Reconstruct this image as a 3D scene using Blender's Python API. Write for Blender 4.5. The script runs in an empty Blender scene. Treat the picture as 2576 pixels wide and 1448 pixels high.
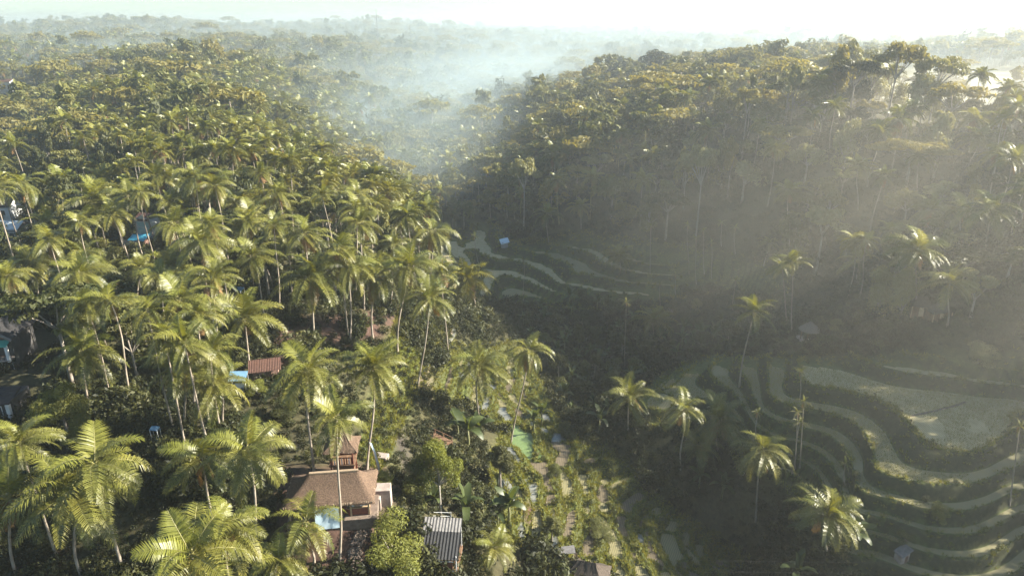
import bpy, bmesh, math, random
import numpy as np
from mathutils import Vector, Matrix, Euler, Quaternion
R = math.radians
rnd = random.Random(7)
nrs = np.random.RandomState(11)
sc = bpy.context.scene
COL = sc.collection

# ------------------------------------------------------------------ camera, sky, sun, exposure
CAM_Z = 50.0
PITCH = R(20.9)
FPX = 1741.0                      # focal length in pixels of a 2576 x 1448 picture
cam_d = bpy.data.cameras.new('camera')
cam = bpy.data.objects.new('camera', cam_d); COL.objects.link(cam)
cam.location = (0, 0, CAM_Z); cam.rotation_euler = (R(90) - PITCH, 0, 0)
cam_d.sensor_width = 36; cam_d.lens = 36 * FPX / 2576
cam_d.clip_start = 0.5; cam_d.clip_end = 20000
sc.camera = cam

SUN_AZ = R(82)                    # clockwise from the view direction (+Y) towards +X
SUN_EL = R(29)
world = bpy.data.worlds.new('World'); sc.world = world; world.use_nodes = True
wn = world.node_tree.nodes; wl = world.node_tree.links; wn.clear()
wo = wn.new('ShaderNodeOutputWorld'); wb = wn.new('ShaderNodeBackground'); ws = wn.new('ShaderNodeTexSky')
ws.sky_type = 'NISHITA'; ws.sun_disc = False
ws.sun_elevation = SUN_EL; ws.sun_rotation = SUN_AZ
ws.altitude = 300; ws.air_density = 1.0; ws.dust_density = 0.5; ws.ozone_density = 3.0
wb.inputs['Strength'].default_value = 0.055
wt = wn.new('ShaderNodeMix'); wt.data_type = 'RGBA'; wt.blend_type = 'MULTIPLY'; wt.inputs[0].default_value = 1; wt.inputs[7].default_value = (0.86, 0.98, 0.95, 1)   # a hazy, slightly green-blue sky
wl.new(ws.outputs[0], wt.inputs[6]); wl.new(wt.outputs[2], wb.inputs['Color']); wl.new(wb.outputs[0], wo.inputs['Surface'])

sun_d = bpy.data.lights.new('sun', 'SUN'); sun = bpy.data.objects.new('sun', sun_d); COL.objects.link(sun)
sun_d.energy = 5.0; sun_d.angle = R(0.6); sun_d.color = (1.0, 0.93, 0.8)
sdir = Vector((math.sin(SUN_AZ) * math.cos(SUN_EL), math.cos(SUN_AZ) * math.cos(SUN_EL), math.sin(SUN_EL)))
sun.rotation_euler = sdir.to_track_quat('Z', 'Y').to_euler()

sc.view_settings.view_transform = 'Standard'; sc.view_settings.look = 'None'
sc.view_settings.exposure = 2.05; sc.view_settings.gamma = 1; sc.view_settings.use_curve_mapping = False
sc.render.engine = 'CYCLES'
cy = sc.cycles
cy.use_denoising = True
try: cy.denoiser = 'OPENIMAGEDENOISE'
except Exception: pass
cy.max_bounces = 7; cy.diffuse_bounces = 3; cy.glossy_bounces = 2; cy.transmission_bounces = 3
cy.volume_bounces = 4; cy.transparent_max_bounces = 6
cy.use_adaptive_sampling = True; cy.adaptive_threshold = 0.02
cy.caustics_reflective = False; cy.caustics_refractive = False
cy.sample_clamp_indirect = 4

# ------------------------------------------------------------------ helpers
def ray(px, py):
    a = (px - 1288) / FPX; b = (724 - py) / FPX
    cp, sp = math.cos(PITCH), math.sin(PITCH)
    return np.array([a, b * sp + cp, b * cp - sp])
def project(x, y, z):
    cp, sp = math.cos(PITCH), math.sin(PITCH)
    dz = z - CAM_Z
    depth = y * cp - dz * sp
    up = y * sp + dz * cp
    d = np.where(depth > 0.5, depth, 0.5)
    px = 1288 + FPX * x / d; py = 724 - FPX * up / d
    return np.where(depth > 0.5, px, -9e5), np.where(depth > 0.5, py, 9e5), depth

def tag(o, label=None, cat=None, group=None, kind=None):
    if label: o['label'] = label
    if cat: o['category'] = cat
    if group: o['group'] = group
    if kind: o['kind'] = kind
    return o
def link(name, data, parent=None, loc=None):
    o = bpy.data.objects.new(name, data); COL.objects.link(o)
    if parent is not None: o.parent = parent
    if loc is not None: o.location = loc
    return o
def empty(name, loc, rz=0.0):
    o = bpy.data.objects.new(name, None); COL.objects.link(o)
    o.location = loc; o.rotation_euler = (0, 0, rz); o.empty_display_size = 0.5
    return o

class MB:
    """collects vertices and faces of one mesh"""
    def __init__(self): self.v = []; self.f = []; self.mi = []
    def add(self, vs, fs, m=0):
        n = len(self.v); self.v.extend([tuple(p) for p in vs]); self.f.extend([tuple(i + n for i in f) for f in fs]); self.mi.extend([m] * len(fs))
    def box(self, c, s, rz=0.0, m=0, tilt=None):
        hx, hy, hz = s[0] / 2, s[1] / 2, s[2] / 2
        M = Matrix.Rotation(rz, 3, 'Z')
        if tilt is not None: M = M @ Euler(tilt).to_matrix()
        vs = [Vector(c) + M @ Vector((sx * hx, sy * hy, sz * hz)) for sz in (-1, 1) for sx, sy in ((-1, -1), (1, -1), (1, 1), (-1, 1))]
        self.add(vs, [(3, 2, 1, 0), (4, 5, 6, 7), (0, 1, 5, 4), (1, 2, 6, 5), (2, 3, 7, 6), (3, 0, 4, 7)], m)
    def tube(self, pts, radii, n=6, m=0, cap=True):
        pts = [Vector(p) for p in pts]; rings = []
        for i, p in enumerate(pts):
            t = (pts[min(i + 1, len(pts) - 1)] - pts[max(i - 1, 0)]).normalized()
            a = t.orthogonal().normalized() if i == 0 else (pa - t * pa.dot(t)).normalized()
            pa = a; b = t.cross(a)
            rings.append([p + (a * math.cos(2 * math.pi * k / n) + b * math.sin(2 * math.pi * k / n)) * radii[i] for k in range(n)])
        vs = [q for r_ in rings for q in r_]
        fs = [(i * n + k, i * n + (k + 1) % n, (i + 1) * n + (k + 1) % n, (i + 1) * n + k) for i in range(len(pts) - 1) for k in range(n)]
        if cap: fs += [tuple(range(n - 1, -1, -1)), tuple(range((len(pts) - 1) * n, len(pts) * n))]
        self.add(vs, fs, m)
    def mesh(self, name, *mats, smooth=False):
        me = bpy.data.meshes.new(name); me.from_pydata([tuple(p) for p in self.v], [], self.f)
        for m in mats: me.materials.append(m)
        if len(mats) > 1: me.polygons.foreach_set('material_index', self.mi)
        if smooth: me.polygons.foreach_set('use_smooth', [True] * len(me.polygons))
        me.update(); return me
    def build(self, name, mat, parent=None, loc=None, smooth=False):
        mats = mat if isinstance(mat, (list, tuple)) else (mat,)
        return link(name, self.mesh(name, *mats, smooth=smooth), parent, loc)

def fast_mesh(name, V, F, mat, smooth=False):
    """V (n,3), F (m,k) numpy with one face size"""
    me = bpy.data.meshes.new(name)
    k = F.shape[1]
    me.vertices.add(len(V)); me.vertices.foreach_set('co', np.asarray(V, 'f').ravel())
    me.loops.add(F.size); me.loops.foreach_set('vertex_index', F.astype('i').ravel())
    me.polygons.add(len(F)); me.polygons.foreach_set('loop_start', np.arange(0, F.size, k, dtype='i'))
    if smooth: me.polygons.foreach_set('use_smooth', np.ones(len(F), bool))
    if mat: me.materials.append(mat)
    me.update(calc_edges=True); me.validate()
    return me

# value noise on numpy arrays
_perm = nrs.rand(256, 256)
def vnoise(x, y):
    xi = np.floor(x).astype(int); yi = np.floor(y).astype(int); fx = x - xi; fy = y - yi
    fx = fx * fx * (3 - 2 * fx); fy = fy * fy * (3 - 2 * fy)
    g = lambda a, b: _perm[a % 256, b % 256]
    return (g(xi, yi) * (1 - fx) + g(xi + 1, yi) * fx) * (1 - fy) + (g(xi, yi + 1) * (1 - fx) + g(xi + 1, yi + 1) * fx) * fy
def fbm(x, y, o=4):
    s = 0; a = 0.5
    for i in range(o):
        s = s + a * (vnoise(x * 2 ** i + 17 * i, y * 2 ** i + 31 * i) - 0.5); a *= 0.5
    return s
def sstep(a, b, x):
    t = np.clip((x - a) / (b - a), 0, 1); return t * t * (3 - 2 * t)
def in_poly(px, py, poly):
    px = np.asarray(px, float); py = np.asarray(py, float)
    ins = np.zeros(px.shape, bool); n = len(poly)
    for i in range(n):
        x0, y0 = poly[i]; x1, y1 = poly[(i + 1) % n]
        c = ((y0 > py) != (y1 > py))
        with np.errstate(divide='ignore', invalid='ignore'):
            xx = (x1 - x0) * (py - y0) / (y1 - y0 + 1e-12) + x0
        ins ^= c & (px < xx)
    return ins

# ------------------------------------------------------------------ materials
def nodes(name):
    m = bpy.data.materials.new(name); m.use_nodes = True
    n = m.node_tree.nodes; l = m.node_tree.links; n.clear()
    out = n.new('ShaderNodeOutputMaterial'); p = n.new('ShaderNodeBsdfPrincipled')
    l.new(p.outputs[0], out.inputs[0])
    return m, n, l, p, out
def mixrgb(n, l, fac, a, b, mode='MIX'):
    x = n.new('ShaderNodeMix'); x.data_type = 'RGBA'; x.blend_type = mode
    for s, v in ((x.inputs[0], fac), (x.inputs[6], a), (x.inputs[7], b)):
        if hasattr(v, 'is_linked'): l.new(v, s)
        else: s.default_value = v if not isinstance(v, tuple) else (*v, 1) if len(v) == 3 else v
    return x.outputs[2]
def simple(name, col, rough=0.8, col2=None, scale=2.0, bump=0.0, metal=0.0, spec=0.3, stretch=(1, 1, 1), detail=5):
    m, n, l, p, out = nodes(name)
    tc = n.new('ShaderNodeTexCoord'); mp = n.new('ShaderNodeMapping'); mp.inputs['Scale'].default_value = stretch
    l.new(tc.outputs['Object'], mp.inputs[0])
    nz = n.new('ShaderNodeTexNoise'); nz.inputs['Scale'].default_value = scale; nz.inputs['Detail'].default_value = detail
    nz.inputs['Roughness'].default_value = 0.65
    l.new(mp.outputs[0], nz.inputs['Vector'])
    c2 = col2 or tuple(c * 0.55 for c in col)
    rp = n.new('ShaderNodeMapRange'); rp.inputs[1].default_value = 0.35; rp.inputs[2].default_value = 0.65
    l.new(nz.outputs[0], rp.inputs[0])
    l.new(mixrgb(n, l, rp.outputs[0], col, c2), p.inputs['Base Color'])
    p.inputs['Roughness'].default_value = rough; p.inputs['Metallic'].default_value = metal
    p.inputs['Specular IOR Level'].default_value = spec
    if bump:
        b = n.new('ShaderNodeBump'); b.inputs['Strength'].default_value = bump; b.inputs['Distance'].default_value = 0.05
        l.new(nz.outputs[0], b.inputs['Height']); l.new(b.outputs[0], p.inputs['Normal'])
    return m
def leaf_mat(name, c1, c2, c3=None, rough=0.55, trans=0.25, spec=0.25, scale=0.35, tcol=None):
    """foliage: colour varies from object to object and from clump to clump; light passes through the leaves"""
    m, n, l, p, out = nodes(name)
    oi = n.new('ShaderNodeObjectInfo')
    tc = n.new('ShaderNodeTexCoord'); nz = n.new('ShaderNodeTexNoise'); nz.inputs['Scale'].default_value = scale; nz.inputs['Detail'].default_value = 3
    l.new(tc.outputs['Object'], nz.inputs['Vector'])
    c = mixrgb(n, l, oi.outputs['Random'], c1, c2)
    rp = n.new('ShaderNodeMapRange'); rp.inputs[1].default_value = 0.4; rp.inputs[2].default_value = 0.68
    l.new(nz.outputs[0], rp.inputs[0])
    c = mixrgb(n, l, rp.outputs[0], c, c3 or tuple(0.6 * a + 0.4 * b for a, b in zip(c1, c2)))
    l.new(c, p.inputs['Base Color']); p.inputs['Roughness'].default_value = rough; p.inputs['Specular IOR Level'].default_value = spec
    tr = n.new('ShaderNodeBsdfTranslucent')
    tcn = mixrgb(n, l, 1.0, c, tcol or (1.5, 1.35, 0.5), 'MULTIPLY'); l.new(tcn, tr.inputs[0])
    mx = n.new('ShaderNodeMixShader'); mx.inputs[0].default_value = trans
    l.new(p.outputs[0], mx.inputs[1]); l.new(tr.outputs[0], mx.inputs[2]); l.new(mx.outputs[0], out.inputs[0])
    return m

M = {}
M['palm'] = leaf_mat('palm_leaf', (0.055, 0.07, 0.014), (0.2, 0.18, 0.036), (0.135, 0.135, 0.024), rough=0.42, trans=0.22, spec=0.42, scale=0.5)
M['palm_young'] = leaf_mat('young_palm_leaf', (0.15, 0.165, 0.025), (0.2, 0.19, 0.035), rough=0.42, trans=0.3, spec=0.5)
M['palm_dry'] = leaf_mat('dry_palm_leaf', (0.22, 0.12, 0.05), (0.27, 0.17, 0.08), rough=0.7, trans=0.2, spec=0.2)
M['rachis'] = simple('leaf_stalk', (0.26, 0.24, 0.09), 0.5)
M['coconut'] = simple('coconut_husk', (0.3, 0.17, 0.06), 0.5, (0.2, 0.2, 0.06))
M['trunk'] = simple('palm_bark', (0.34, 0.29, 0.23), 0.85, (0.2, 0.16, 0.12), 1.2, 0.3, stretch=(1, 1, 6))
M['bark'] = simple('tree_bark', (0.33, 0.29, 0.24), 0.9, (0.16, 0.13, 0.1), 1.5, 0.3)
M['bark_pale'] = simple('pale_bark', (0.34, 0.31, 0.27), 0.85, (0.2, 0.18, 0.15), 1.5, 0.2)
M['leaf_dark'] = leaf_mat('dark_leaf', (0.035, 0.045, 0.013), (0.08, 0.078, 0.026), (0.06, 0.062, 0.017))
M['leaf_shade'] = leaf_mat('shaded_undergrowth_leaf', (0.016, 0.02, 0.007), (0.036, 0.038, 0.012), (0.028, 0.03, 0.009), trans=0.25, spec=0.2)  # forest-floor shade put into the undergrowth leaf colour
M['leaf_mid'] = leaf_mat('green_leaf', (0.07, 0.085, 0.024), (0.16, 0.15, 0.045), (0.12, 0.12, 0.03))
M['leaf_pale'] = leaf_mat('pale_leaf', (0.17, 0.175, 0.075), (0.27, 0.25, 0.12), (0.23, 0.215, 0.09), rough=0.55, trans=0.25, spec=0.25)
M['rice'] = leaf_mat('rice_blade', (0.17, 0.18, 0.05), (0.23, 0.21, 0.07), rough=0.6, trans=0.3, spec=0.2)
M['leaf_lit'] = leaf_mat('sunlit_green_leaf', (0.16, 0.18, 0.035), (0.21, 0.2, 0.05), (0.12, 0.13, 0.028), trans=0.35)  # brighter copy of the leaf, sunlight put into its colour
M['leaf_gold'] = leaf_mat('sunlit_golden_leaf', (0.2, 0.17, 0.045), (0.17, 0.16, 0.05), trans=0.4)  # golden sun on the high crowns put into the leaf colour
M['banana'] = leaf_mat('banana_leaf', (0.05, 0.07, 0.022), (0.08, 0.1, 0.03), rough=0.45, trans=0.35, spec=0.4)
M['grass'] = leaf_mat('grass_blade', (0.15, 0.175, 0.028), (0.22, 0.2, 0.045), (0.16, 0.155, 0.03), rough=0.6, trans=0.35, spec=0.25)
# ------------------------------------------------------------------ terrain
# (picture x, picture y, ground height): surveyed spots of ground
L1 = [(2027, 967), (2067, 980), (2151, 987), (2202, 999), (2252, 1029), (2286, 1059), (2316, 1103), (2329, 1123), (2387, 1130), (2437, 1150), (2487, 1145), (2521, 1123), (2538, 1096), (2548, 1056), (2585, 1040)]
L2 = [(1930, 992), (1943, 1006), (1983, 1017), (2084, 1031), (2118, 1049), (2161, 1080), (2182, 1106), (2185, 1143), (2185, 1170), (2286, 1194), (2353, 1217), (2437, 1221), (2487, 1212), (2585, 1205)]
L3 = [(1715, 996), (1839, 999), (1896, 1016), (1946, 1046), (1957, 1059), (2007, 1070), (2067, 1083), (2111, 1113), (2145, 1150), (2128, 1180), (2145, 1243), (2252, 1274), (2330, 1288), (2403, 1276), (2454, 1285), (2585, 1258)]
L4 = [(1690, 1040), (1800, 1050), (1900, 1085), (1950, 1117), (2017, 1120), (2064, 1130), (2088, 1167), (2070, 1215), (2100, 1275), (2200, 1310), (2330, 1335), (2585, 1320)]
L5 = [(1620, 1060), (1760, 1090), (1880, 1130), (1960, 1190), (2010, 1250), (2080, 1330), (2200, 1370), (2400, 1390), (2585, 1370)]
ANCH = [(830, 1300, 0), (1000, 1290, -2), (850, 1448, -3), (600, 1400, -3), (300, 1448, -5), (40, 1448, -6), (100, 1250, -3), (300, 1150, 0), (540, 1150, 0),
 (100, 1000, 2), (300, 950, 2), (650, 980, 1), (900, 950, -1), (700, 870, 2), (890, 850, 0), (980, 830, -2), (30, 870, 4), (300, 800, 3), (600, 750, 3), (850, 760, 1),
 (90, 600, -2), (350, 620, 5), (620, 600, 4), (900, 640, 0), (1030, 680, -6), (90, 450, -6), (380, 450, 7), (620, 470, 5), (800, 510, 0), (930, 560, -6),
 (0, 320, 0), (120, 340, 2), (250, 320, 12), (450, 330, 12), (650, 330, 8), (800, 400, -4), (900, 440, -12), (200, 200, 14), (450, 200, 18), (700, 210, 16), (880, 260, 2),
 (100, 120, 14), (500, 110, 22), (900, 110, 20), (1100, 130, 18), (1000, 190, 8), (1000, 300, -12), (1150, 240, -8), (1400, 150, 8),
 (1050, 450, -20), (1150, 560, -24), (1200, 650, -24), (1400, 690, -20), (1600, 690, -19), (1850, 700, -17), (1380, 740, -26), (1250, 700, -25), (1250, 620, -20), (1100, 660, -16),
 (1330, 790, -29), (1500, 900, -31), (1450, 960, -31), (1545, 1060, -32), (1750, 1230, -33), (1850, 1350, -34), (1980, 1448, -34),
 (1060, 830, -6), (1085, 930, -9), (1140, 830, -13), (1180, 900, -16), (1250, 950, -20), (1350, 960, -25), (1050, 1000, -8), (1150, 1080, -13), (1280, 1090, -18), (1380, 1050, -24), (1230, 1000, -18),
 (1300, 1150, -16.5), (1400, 1130, -20), (1500, 1180, -23), (1600, 1250, -27), (1680, 1330, -29.5), (1760, 1400, -31), (1300, 1250, -15), (1290, 1330, -14), (1350, 1300, -16.5),
 (1450, 1250, -20.5), (1550, 1300, -24.5), (1450, 1380, -20), (1620, 1420, -26), (1400, 1448, -18), (1220, 1300, -11), (1120, 1360, -7), (1200, 1430, -10), (1100, 1220, -7), (1170, 1220, -10),
 (2440, 1070, -9.4), (2300, 1022, -9.4), (2350, 1085, -9.5), (2420, 1112, -9.5), (2480, 1100, -9.5), (2525, 1060, -9.4), (2450, 1010, -9.3), (2150, 962, -9.3), (2350, 990, -9.3), (2250, 975, -9.3), (2540, 985, -9.2), (2060, 948, -9.4), (2400, 950, -8.6), (2200, 935, -8.7), (1990, 930, -10.5), (1820, 905, -15.5), (1720, 930, -18.5), (1660, 965, -21), (1900, 930, -13), (1740, 965, -17), (1900, 985, -13.5),
 (2000, 870, -10), (2150, 850, -7), (2300, 840, -3), (2450, 890, -4), (2576, 900, -4), (2297, 790, -1), (2450, 750, 3), (2576, 700, 8), (1960, 830, -14), (1850, 800, -20), (1700, 820, -27),
 (1600, 850, -29), (1700, 750, -22.5), (1900, 750, -17), (2050, 740, -12), (2200, 700, -3), (2350, 640, 6), (2500, 600, 10), (2100, 600, 0), (1900, 600, -6), (1750, 600, -11), (1550, 600, -16), (1380, 610, -19),
 (1300, 560, -18), (1500, 500, -6), (1700, 480, 2), (1900, 460, 8), (2100, 440, 13), (2270, 480, 10), (2400, 440, 15), (2576, 400, 19), (1300, 430, -10), (1500, 380, 2), (1700, 330, 12), (1900, 300, 17),
 (2100, 280, 19), (2300, 290, 19), (2500, 260, 19), (2400, 200, 20), (2576, 210, 20), (1250, 330, -8), (1500, 260, 5), (1700, 200, 15), (1950, 200, 19), (2200, 170, 20), (1300, 190, 0), (1600, 130, 15), (2000, 120, 17), (2400, 120, 17)]
for Ls, z in ((L1, -10), (L2, -12), (L3, -14), (L4, -16)): ANCH += [(x, y, z) for x, y in Ls[::2]]
ANCH += [(x, y, -19 - 0.004 * max(0, y - 1250)) for x, y in L5[2::2]]
AW = []
for px, py, z in ANCH:
    d = ray(px, py); t = (z - CAM_Z) / d[2]; AW.append((d[0] * t, d[1] * t, z))
# ground beyond the picture's edges, in metres; right-hand hill shaped to cast shade
AW += [(95, 108, -3), (110, 100, 3), (0, 18, -8), (-40, 10, -8), (40, 20, -24), (60, 45, -30), (75, 20, -32), (110, 40, -20), (130, 60, -9), (-90, 30, -2), (-160, 60, 4), (-200, 150, 8), (-250, 300, 12), (0, -80, -10), (-150, -100, 0), (120, -60, -20), (180, 30, 4),
       (190, 90, 12), (260, 60, 22), (280, 150, 26), (350, 250, 26), (500, 350, 26), (400, 0, 24), (250, -120, 10), (-500, 500, 20), (-450, 100, 12), (700, 500, 28), (-300, -400, 10), (400, -500, 20)]
AW += [(1000 * math.sin(a), 1000 * math.cos(a), 21) for a in np.linspace(-1.0, 1.0, 9)] + [(2000 * math.sin(a), 2000 * math.cos(a), 33) for a in np.linspace(-2.8, 2.8, 15)] + [(3400 * math.sin(a), 3400 * math.cos(a), 38) for a in np.linspace(-2.8, 2.8, 15)]
AW = np.array(AW)
def lp(x, y):
    r = np.sqrt(x * x + y * y); return np.arctan2(x, y), np.log(np.maximum(r, 8.0))
ath, asn = lp(AW[:, 0], AW[:, 1])
def tps(d2): return 0.5 * d2 * np.log(d2 + 1e-9)
_n = len(AW)
_K = tps((ath[:, None] - ath) ** 2 + (asn[:, None] - asn) ** 2) + np.eye(_n) * 2e-3
_P = np.stack([np.ones(_n), ath, asn], 1)
_A = np.zeros((_n + 3, _n + 3)); _A[:_n, :_n] = _K; _A[:_n, _n:] = _P; _A[_n:, :_n] = _P.T
_w = np.linalg.solve(_A, np.concatenate([AW[:, 2], np.zeros(3)]))
def base_z(th, s):
    out = np.zeros(th.shape); f = th.ravel(); g = s.ravel(); o = np.zeros(f.shape)
    for i in range(0, len(f), 40000):
        a = f[i:i + 40000]; b = g[i:i + 40000]
        o[i:i + 40000] = tps((a[:, None] - ath) ** 2 + (b[:, None] - asn) ** 2) @ _w[:_n] + _w[_n] + _w[_n + 1] * a + _w[_n + 2] * b
    return o.reshape(th.shape)

TH = np.concatenate([np.linspace(-math.pi, -0.85, 50)[:-1], np.linspace(-0.85, 0.0, 330)[:-1], np.linspace(0.0, 0.85, 430), np.linspace(0.85, math.pi, 50)[1:]])
rs = [9.0]
while rs[-1] < 3200:
    r_ = rs[-1]
    k = 0.05 if r_ < 40 else 0.0052 if r_ < 150 else 0.0085 if r_ < 280 else 0.02 if r_ < 900 else 0.045
    rs.append(r_ * (1 + k))
RS = np.array(rs); LS = np.log(RS)
T2, S2 = np.meshgrid(TH, LS, indexing='ij')
GX = np.sin(T2) * np.exp(S2); GY = np.cos(T2) * np.exp(S2)
ZB = base_z(T2, S2)
RR = np.exp(S2)
# distant hills on the horizon, left of centre
hill_m = sstep(900, 1300, RR) * (1 - sstep(1700, 2400, RR))
ZB = ZB + hill_m * (24 * np.exp(-((T2 + 0.50) / 0.16) ** 2) + 16 * np.exp(-((T2 + 0.2) / 0.12) ** 2))
PXG, PYG, DG = project(GX, GY, ZB)
near_poly = [(1205, 880), (1130, 880), (1090, 990), (1130, 1010), (1200, 1040), (1275, 1085), (1235, 1170), (1245, 1340), (1370, 1395), (1500, 1448), (1800, 1500), (1880, 1400), (1780, 1340), (1640, 1240), (1560, 1150), (1440, 1090), (1400, 1030), (1360, 950), (1300, 860)]
right_poly = [(1640, 945), (1800, 890), (1950, 900), (2600, 880), (2640, 1480), (2180, 1480), (2050, 1300), (1960, 1200), (1800, 1100), (1640, 1070), (1600, 1010)]
mid_poly = [(1040, 520), (1240, 560), (1290, 620), (1480, 590), (1700, 620), (1900, 660), (2000, 700), (1950, 760), (1760, 720), (1620, 770), (1400, 765), (1200, 760), (1060, 720), (1090, 640)]
def soft(poly, dlo, dhi, blur=2):
    """a soft-edged mask of a patch of land outlined in the survey picture"""
    rx = np.arange(-40, 2660, 10.0); ry = np.arange(-20, 1520, 10.0)
    A, B = np.meshgrid(rx, ry, indexing='ij')
    m = in_poly(A, B, poly).astype(float)
    for _ in range(blur):
        for ax in (0, 1): m = (np.roll(m, 1, ax) + m + np.roll(m, -1, ax)) / 3
    u = np.clip((PXG + 40) / 10, 0, len(rx) - 1.01); v = np.clip((PYG + 20) / 10, 0, len(ry) - 1.01)
    i = u.astype(int); j = v.astype(int); fu = u - i; fv = v - j
    o = (m[i, j] * (1 - fu) + m[i + 1, j] * fu) * (1 - fv) + (m[i, j + 1] * (1 - fu) + m[i + 1, j + 1] * fu) * fv
    ok = (PXG > -38) & (PXG < 2640) & (PYG > -18) & (PYG < 1500) & (DG > dlo) & (DG < dhi)
    return o * ok
mN = soft(near_poly, 60, 190); mR = soft(right_poly, 60, 190); mM = soft(mid_poly, 120, 330)
rough_m = 1 - 0.9 * np.maximum(mR, mM)
ZB = ZB + fbm(GX / 60, GY / 60, 3) * np.clip((RR - 260) / 200, 0, 1) * np.where(RR > 900, 7, 12) + fbm(GX / 14 + 50, GY / 14, 3) * np.clip(RR / 80, 0, 1) * 1.2 * rough_m
# worley cells for the small banked paddies of the near terraces
seeds = nrs.rand(400, 2) * np.array([110, 150]) + np.array([-25, 45])
def cells(x, y):
    q = np.stack([x, y], -1).reshape(-1, 2); f1 = np.full(len(q), 1e9); f2 = f1.copy(); idx = np.zeros(len(q), int)
    for k, s in enumerate(seeds):
        d = np.hypot((q[:, 0] - s[0]), (q[:, 1] - s[1]) * 0.8)
        c = d < f1; f2 = np.where(c, f1, np.minimum(f2, d)); idx = np.where(c, k, idx); f1 = np.where(c, d, f1)
    return (f2 - f1).reshape(x.shape), idx.reshape(x.shape)
def terrace(z, step, a, b):
    f = z / step; k = np.floor(f); fr = f - k
    return step * (k + sstep(a, b, fr)), fr, k
wob = fbm(GX / 9, GY / 9, 3); wob2 = fbm(GX / 3 + 9, GY / 3, 2)
ZG = ZB.copy()
PADDY = np.zeros(ZB.shape); LEV = np.zeros(ZB.shape, int)      # flat paddy field value (> 0 inside), and which level
sel = mN > 0.02
zN, frN, kN = terrace(ZB + wob * 3.4 + wob2 * 0.5, 1.9, 0.68, 0.97)
ce = np.full(ZB.shape, 9.0); ci = np.zeros(ZB.shape, int)
ce[sel], ci[sel] = cells(GX[sel] + 2.2 * wob[sel] * 3, GY[sel] + 2.2 * wob2[sel] * 3)
bund = np.exp(-(ce / 0.42) ** 2) * 0.5 + np.exp(-((frN - 0.06) / 0.07) ** 2) * 0.35
ZG = ZG * (1 - mN) + (zN + bund + wob2 * 0.25) * mN
pN = np.minimum(np.minimum(0.66 - frN, frN - 0.12) * 6, (ce - 0.5) * 0.6); pN = np.where(mN > 0.8, pN, -1)
zR, frR, kR = terrace(ZB + wob * 0.5 * sstep(0, 1, mR), 2.0, 0.66, 0.97)
lipR = np.exp(-((frR - 0.03) / 0.035) ** 2) * 0.3
ZG = ZG * (1 - mR) + (zR + lipR + wob2 * 0.1) * mR
pR = np.where(mR > 0.8, np.minimum(0.64 - frR, frR - 0.07) * 6, -1)
zM, frM, kM = terrace(ZB + wob * 1.6, 1.9, 0.6, 0.95)
lipM = np.exp(-((frM - 0.05) / 0.05) ** 2) * 0.3
ZG = ZG * (1 - mM) + (zM + lipM) * mM
pM = np.where(mM > 0.8, np.minimum(0.56 - frM, frM - 0.1) * 6, -1)

def ground_z(x, y):
    x = np.asarray(x, float); y = np.asarray(y, float)
    th, s = lp(x, y)
    u = np.interp(th, TH, np.arange(len(TH))); v = np.interp(s, LS, np.arange(len(LS)))
    i = np.clip(u.astype(int), 0, len(TH) - 2); j = np.clip(v.astype(int), 0, len(LS) - 2); fu = u - i; fv = v - j
    return (ZG[i, j] * (1 - fu) + ZG[i + 1, j] * fu) * (1 - fv) + (ZG[i, j + 1] * (1 - fu) + ZG[i + 1, j + 1] * fu) * fv
TT = np.exp(np.linspace(math.log(25), math.log(3500), 2400))
def hit(px, py, h=0.0):
    """first point along the sight line that is h metres above the ground"""
    d = ray(px, py); x = d[0] * TT; y = d[1] * TT; z = CAM_Z + d[2] * TT
    g = z - ground_z(x, y) - h
    k = np.argmax(g <= 0) if (g <= 0).any() else len(TT) - 1
    k = max(k, 1); a, b = g[k - 1], g[k]; f = a / (a - b) if a != b else 0
    t = TT[k - 1] + (TT[k] - TT[k - 1]) * min(max(f, 0), 1)
    return Vector((d[0] * t, d[1] * t, CAM_Z + d[2] * t))
def at_depth(px, py, y):
    d = ray(px, py); t = y / d[1]; return Vector((d[0] * t, d[1] * t, CAM_Z + d[2] * t))

# colour of the land: albedo and gloss per vertex
def paint(C, m, col):
    m = m[..., None]; C[:] = C * (1 - m) + np.array(col) * m
CG = np.zeros(ZB.shape + (3,)); CG[:] = (0.05, 0.045, 0.022)
RG = np.full(ZB.shape, 0.95)
PXG, PYG, DG = project(GX, GY, ZG)
nz = fbm(GX / 7 + 3, GY / 7, 4)
paint(CG, sstep(-0.1, 0.25, nz) * 0.7, (0.075, 0.07, 0.03))
paint(CG, sstep(500, 1500, RR) * 0.8, (0.07, 0.08, 0.035))
paint(CG, soft([(1000, 780), (1150, 780), (1150, 860), (1040, 1010), (960, 1190), (900, 1150), (950, 950)], 60, 200), (0.075, 0.095, 0.025))
paint(CG, np.maximum(np.maximum(mN, mR), mM), (0.085, 0.1, 0.028))
paint(CG, np.maximum(mN * sstep(0.68, 0.76, frN) * 0.6, np.maximum(mR * sstep(0.64, 0.72, frR) * 0.9, mM * sstep(0.58, 0.68, frM) * 0.9)), (0.035, 0.036, 0.016))  # riser faces painted darker, their shade put into the colour
earth = np.zeros(ZB.shape)
for poly in ([(690, 800), (830, 790), (1020, 770), (1010, 850), (850, 880), (800, 830), (740, 900), (680, 980)], [(690, 1180), (960, 1160), (1010, 1230), (960, 1300), (930, 1448), (860, 1448), (700, 1400)],
             [(1305, 1264), (1345, 1270), (1360, 1310), (1330, 1328)], [(40, 1400), (180, 1380), (150, 1448), (20, 1448)]):
    earth = np.maximum(earth, soft(poly, 40, 200, 1))
paint(CG, earth * sstep(-0.3, 0.1, nz + 0.15), (0.075, 0.044, 0.033))
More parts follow.
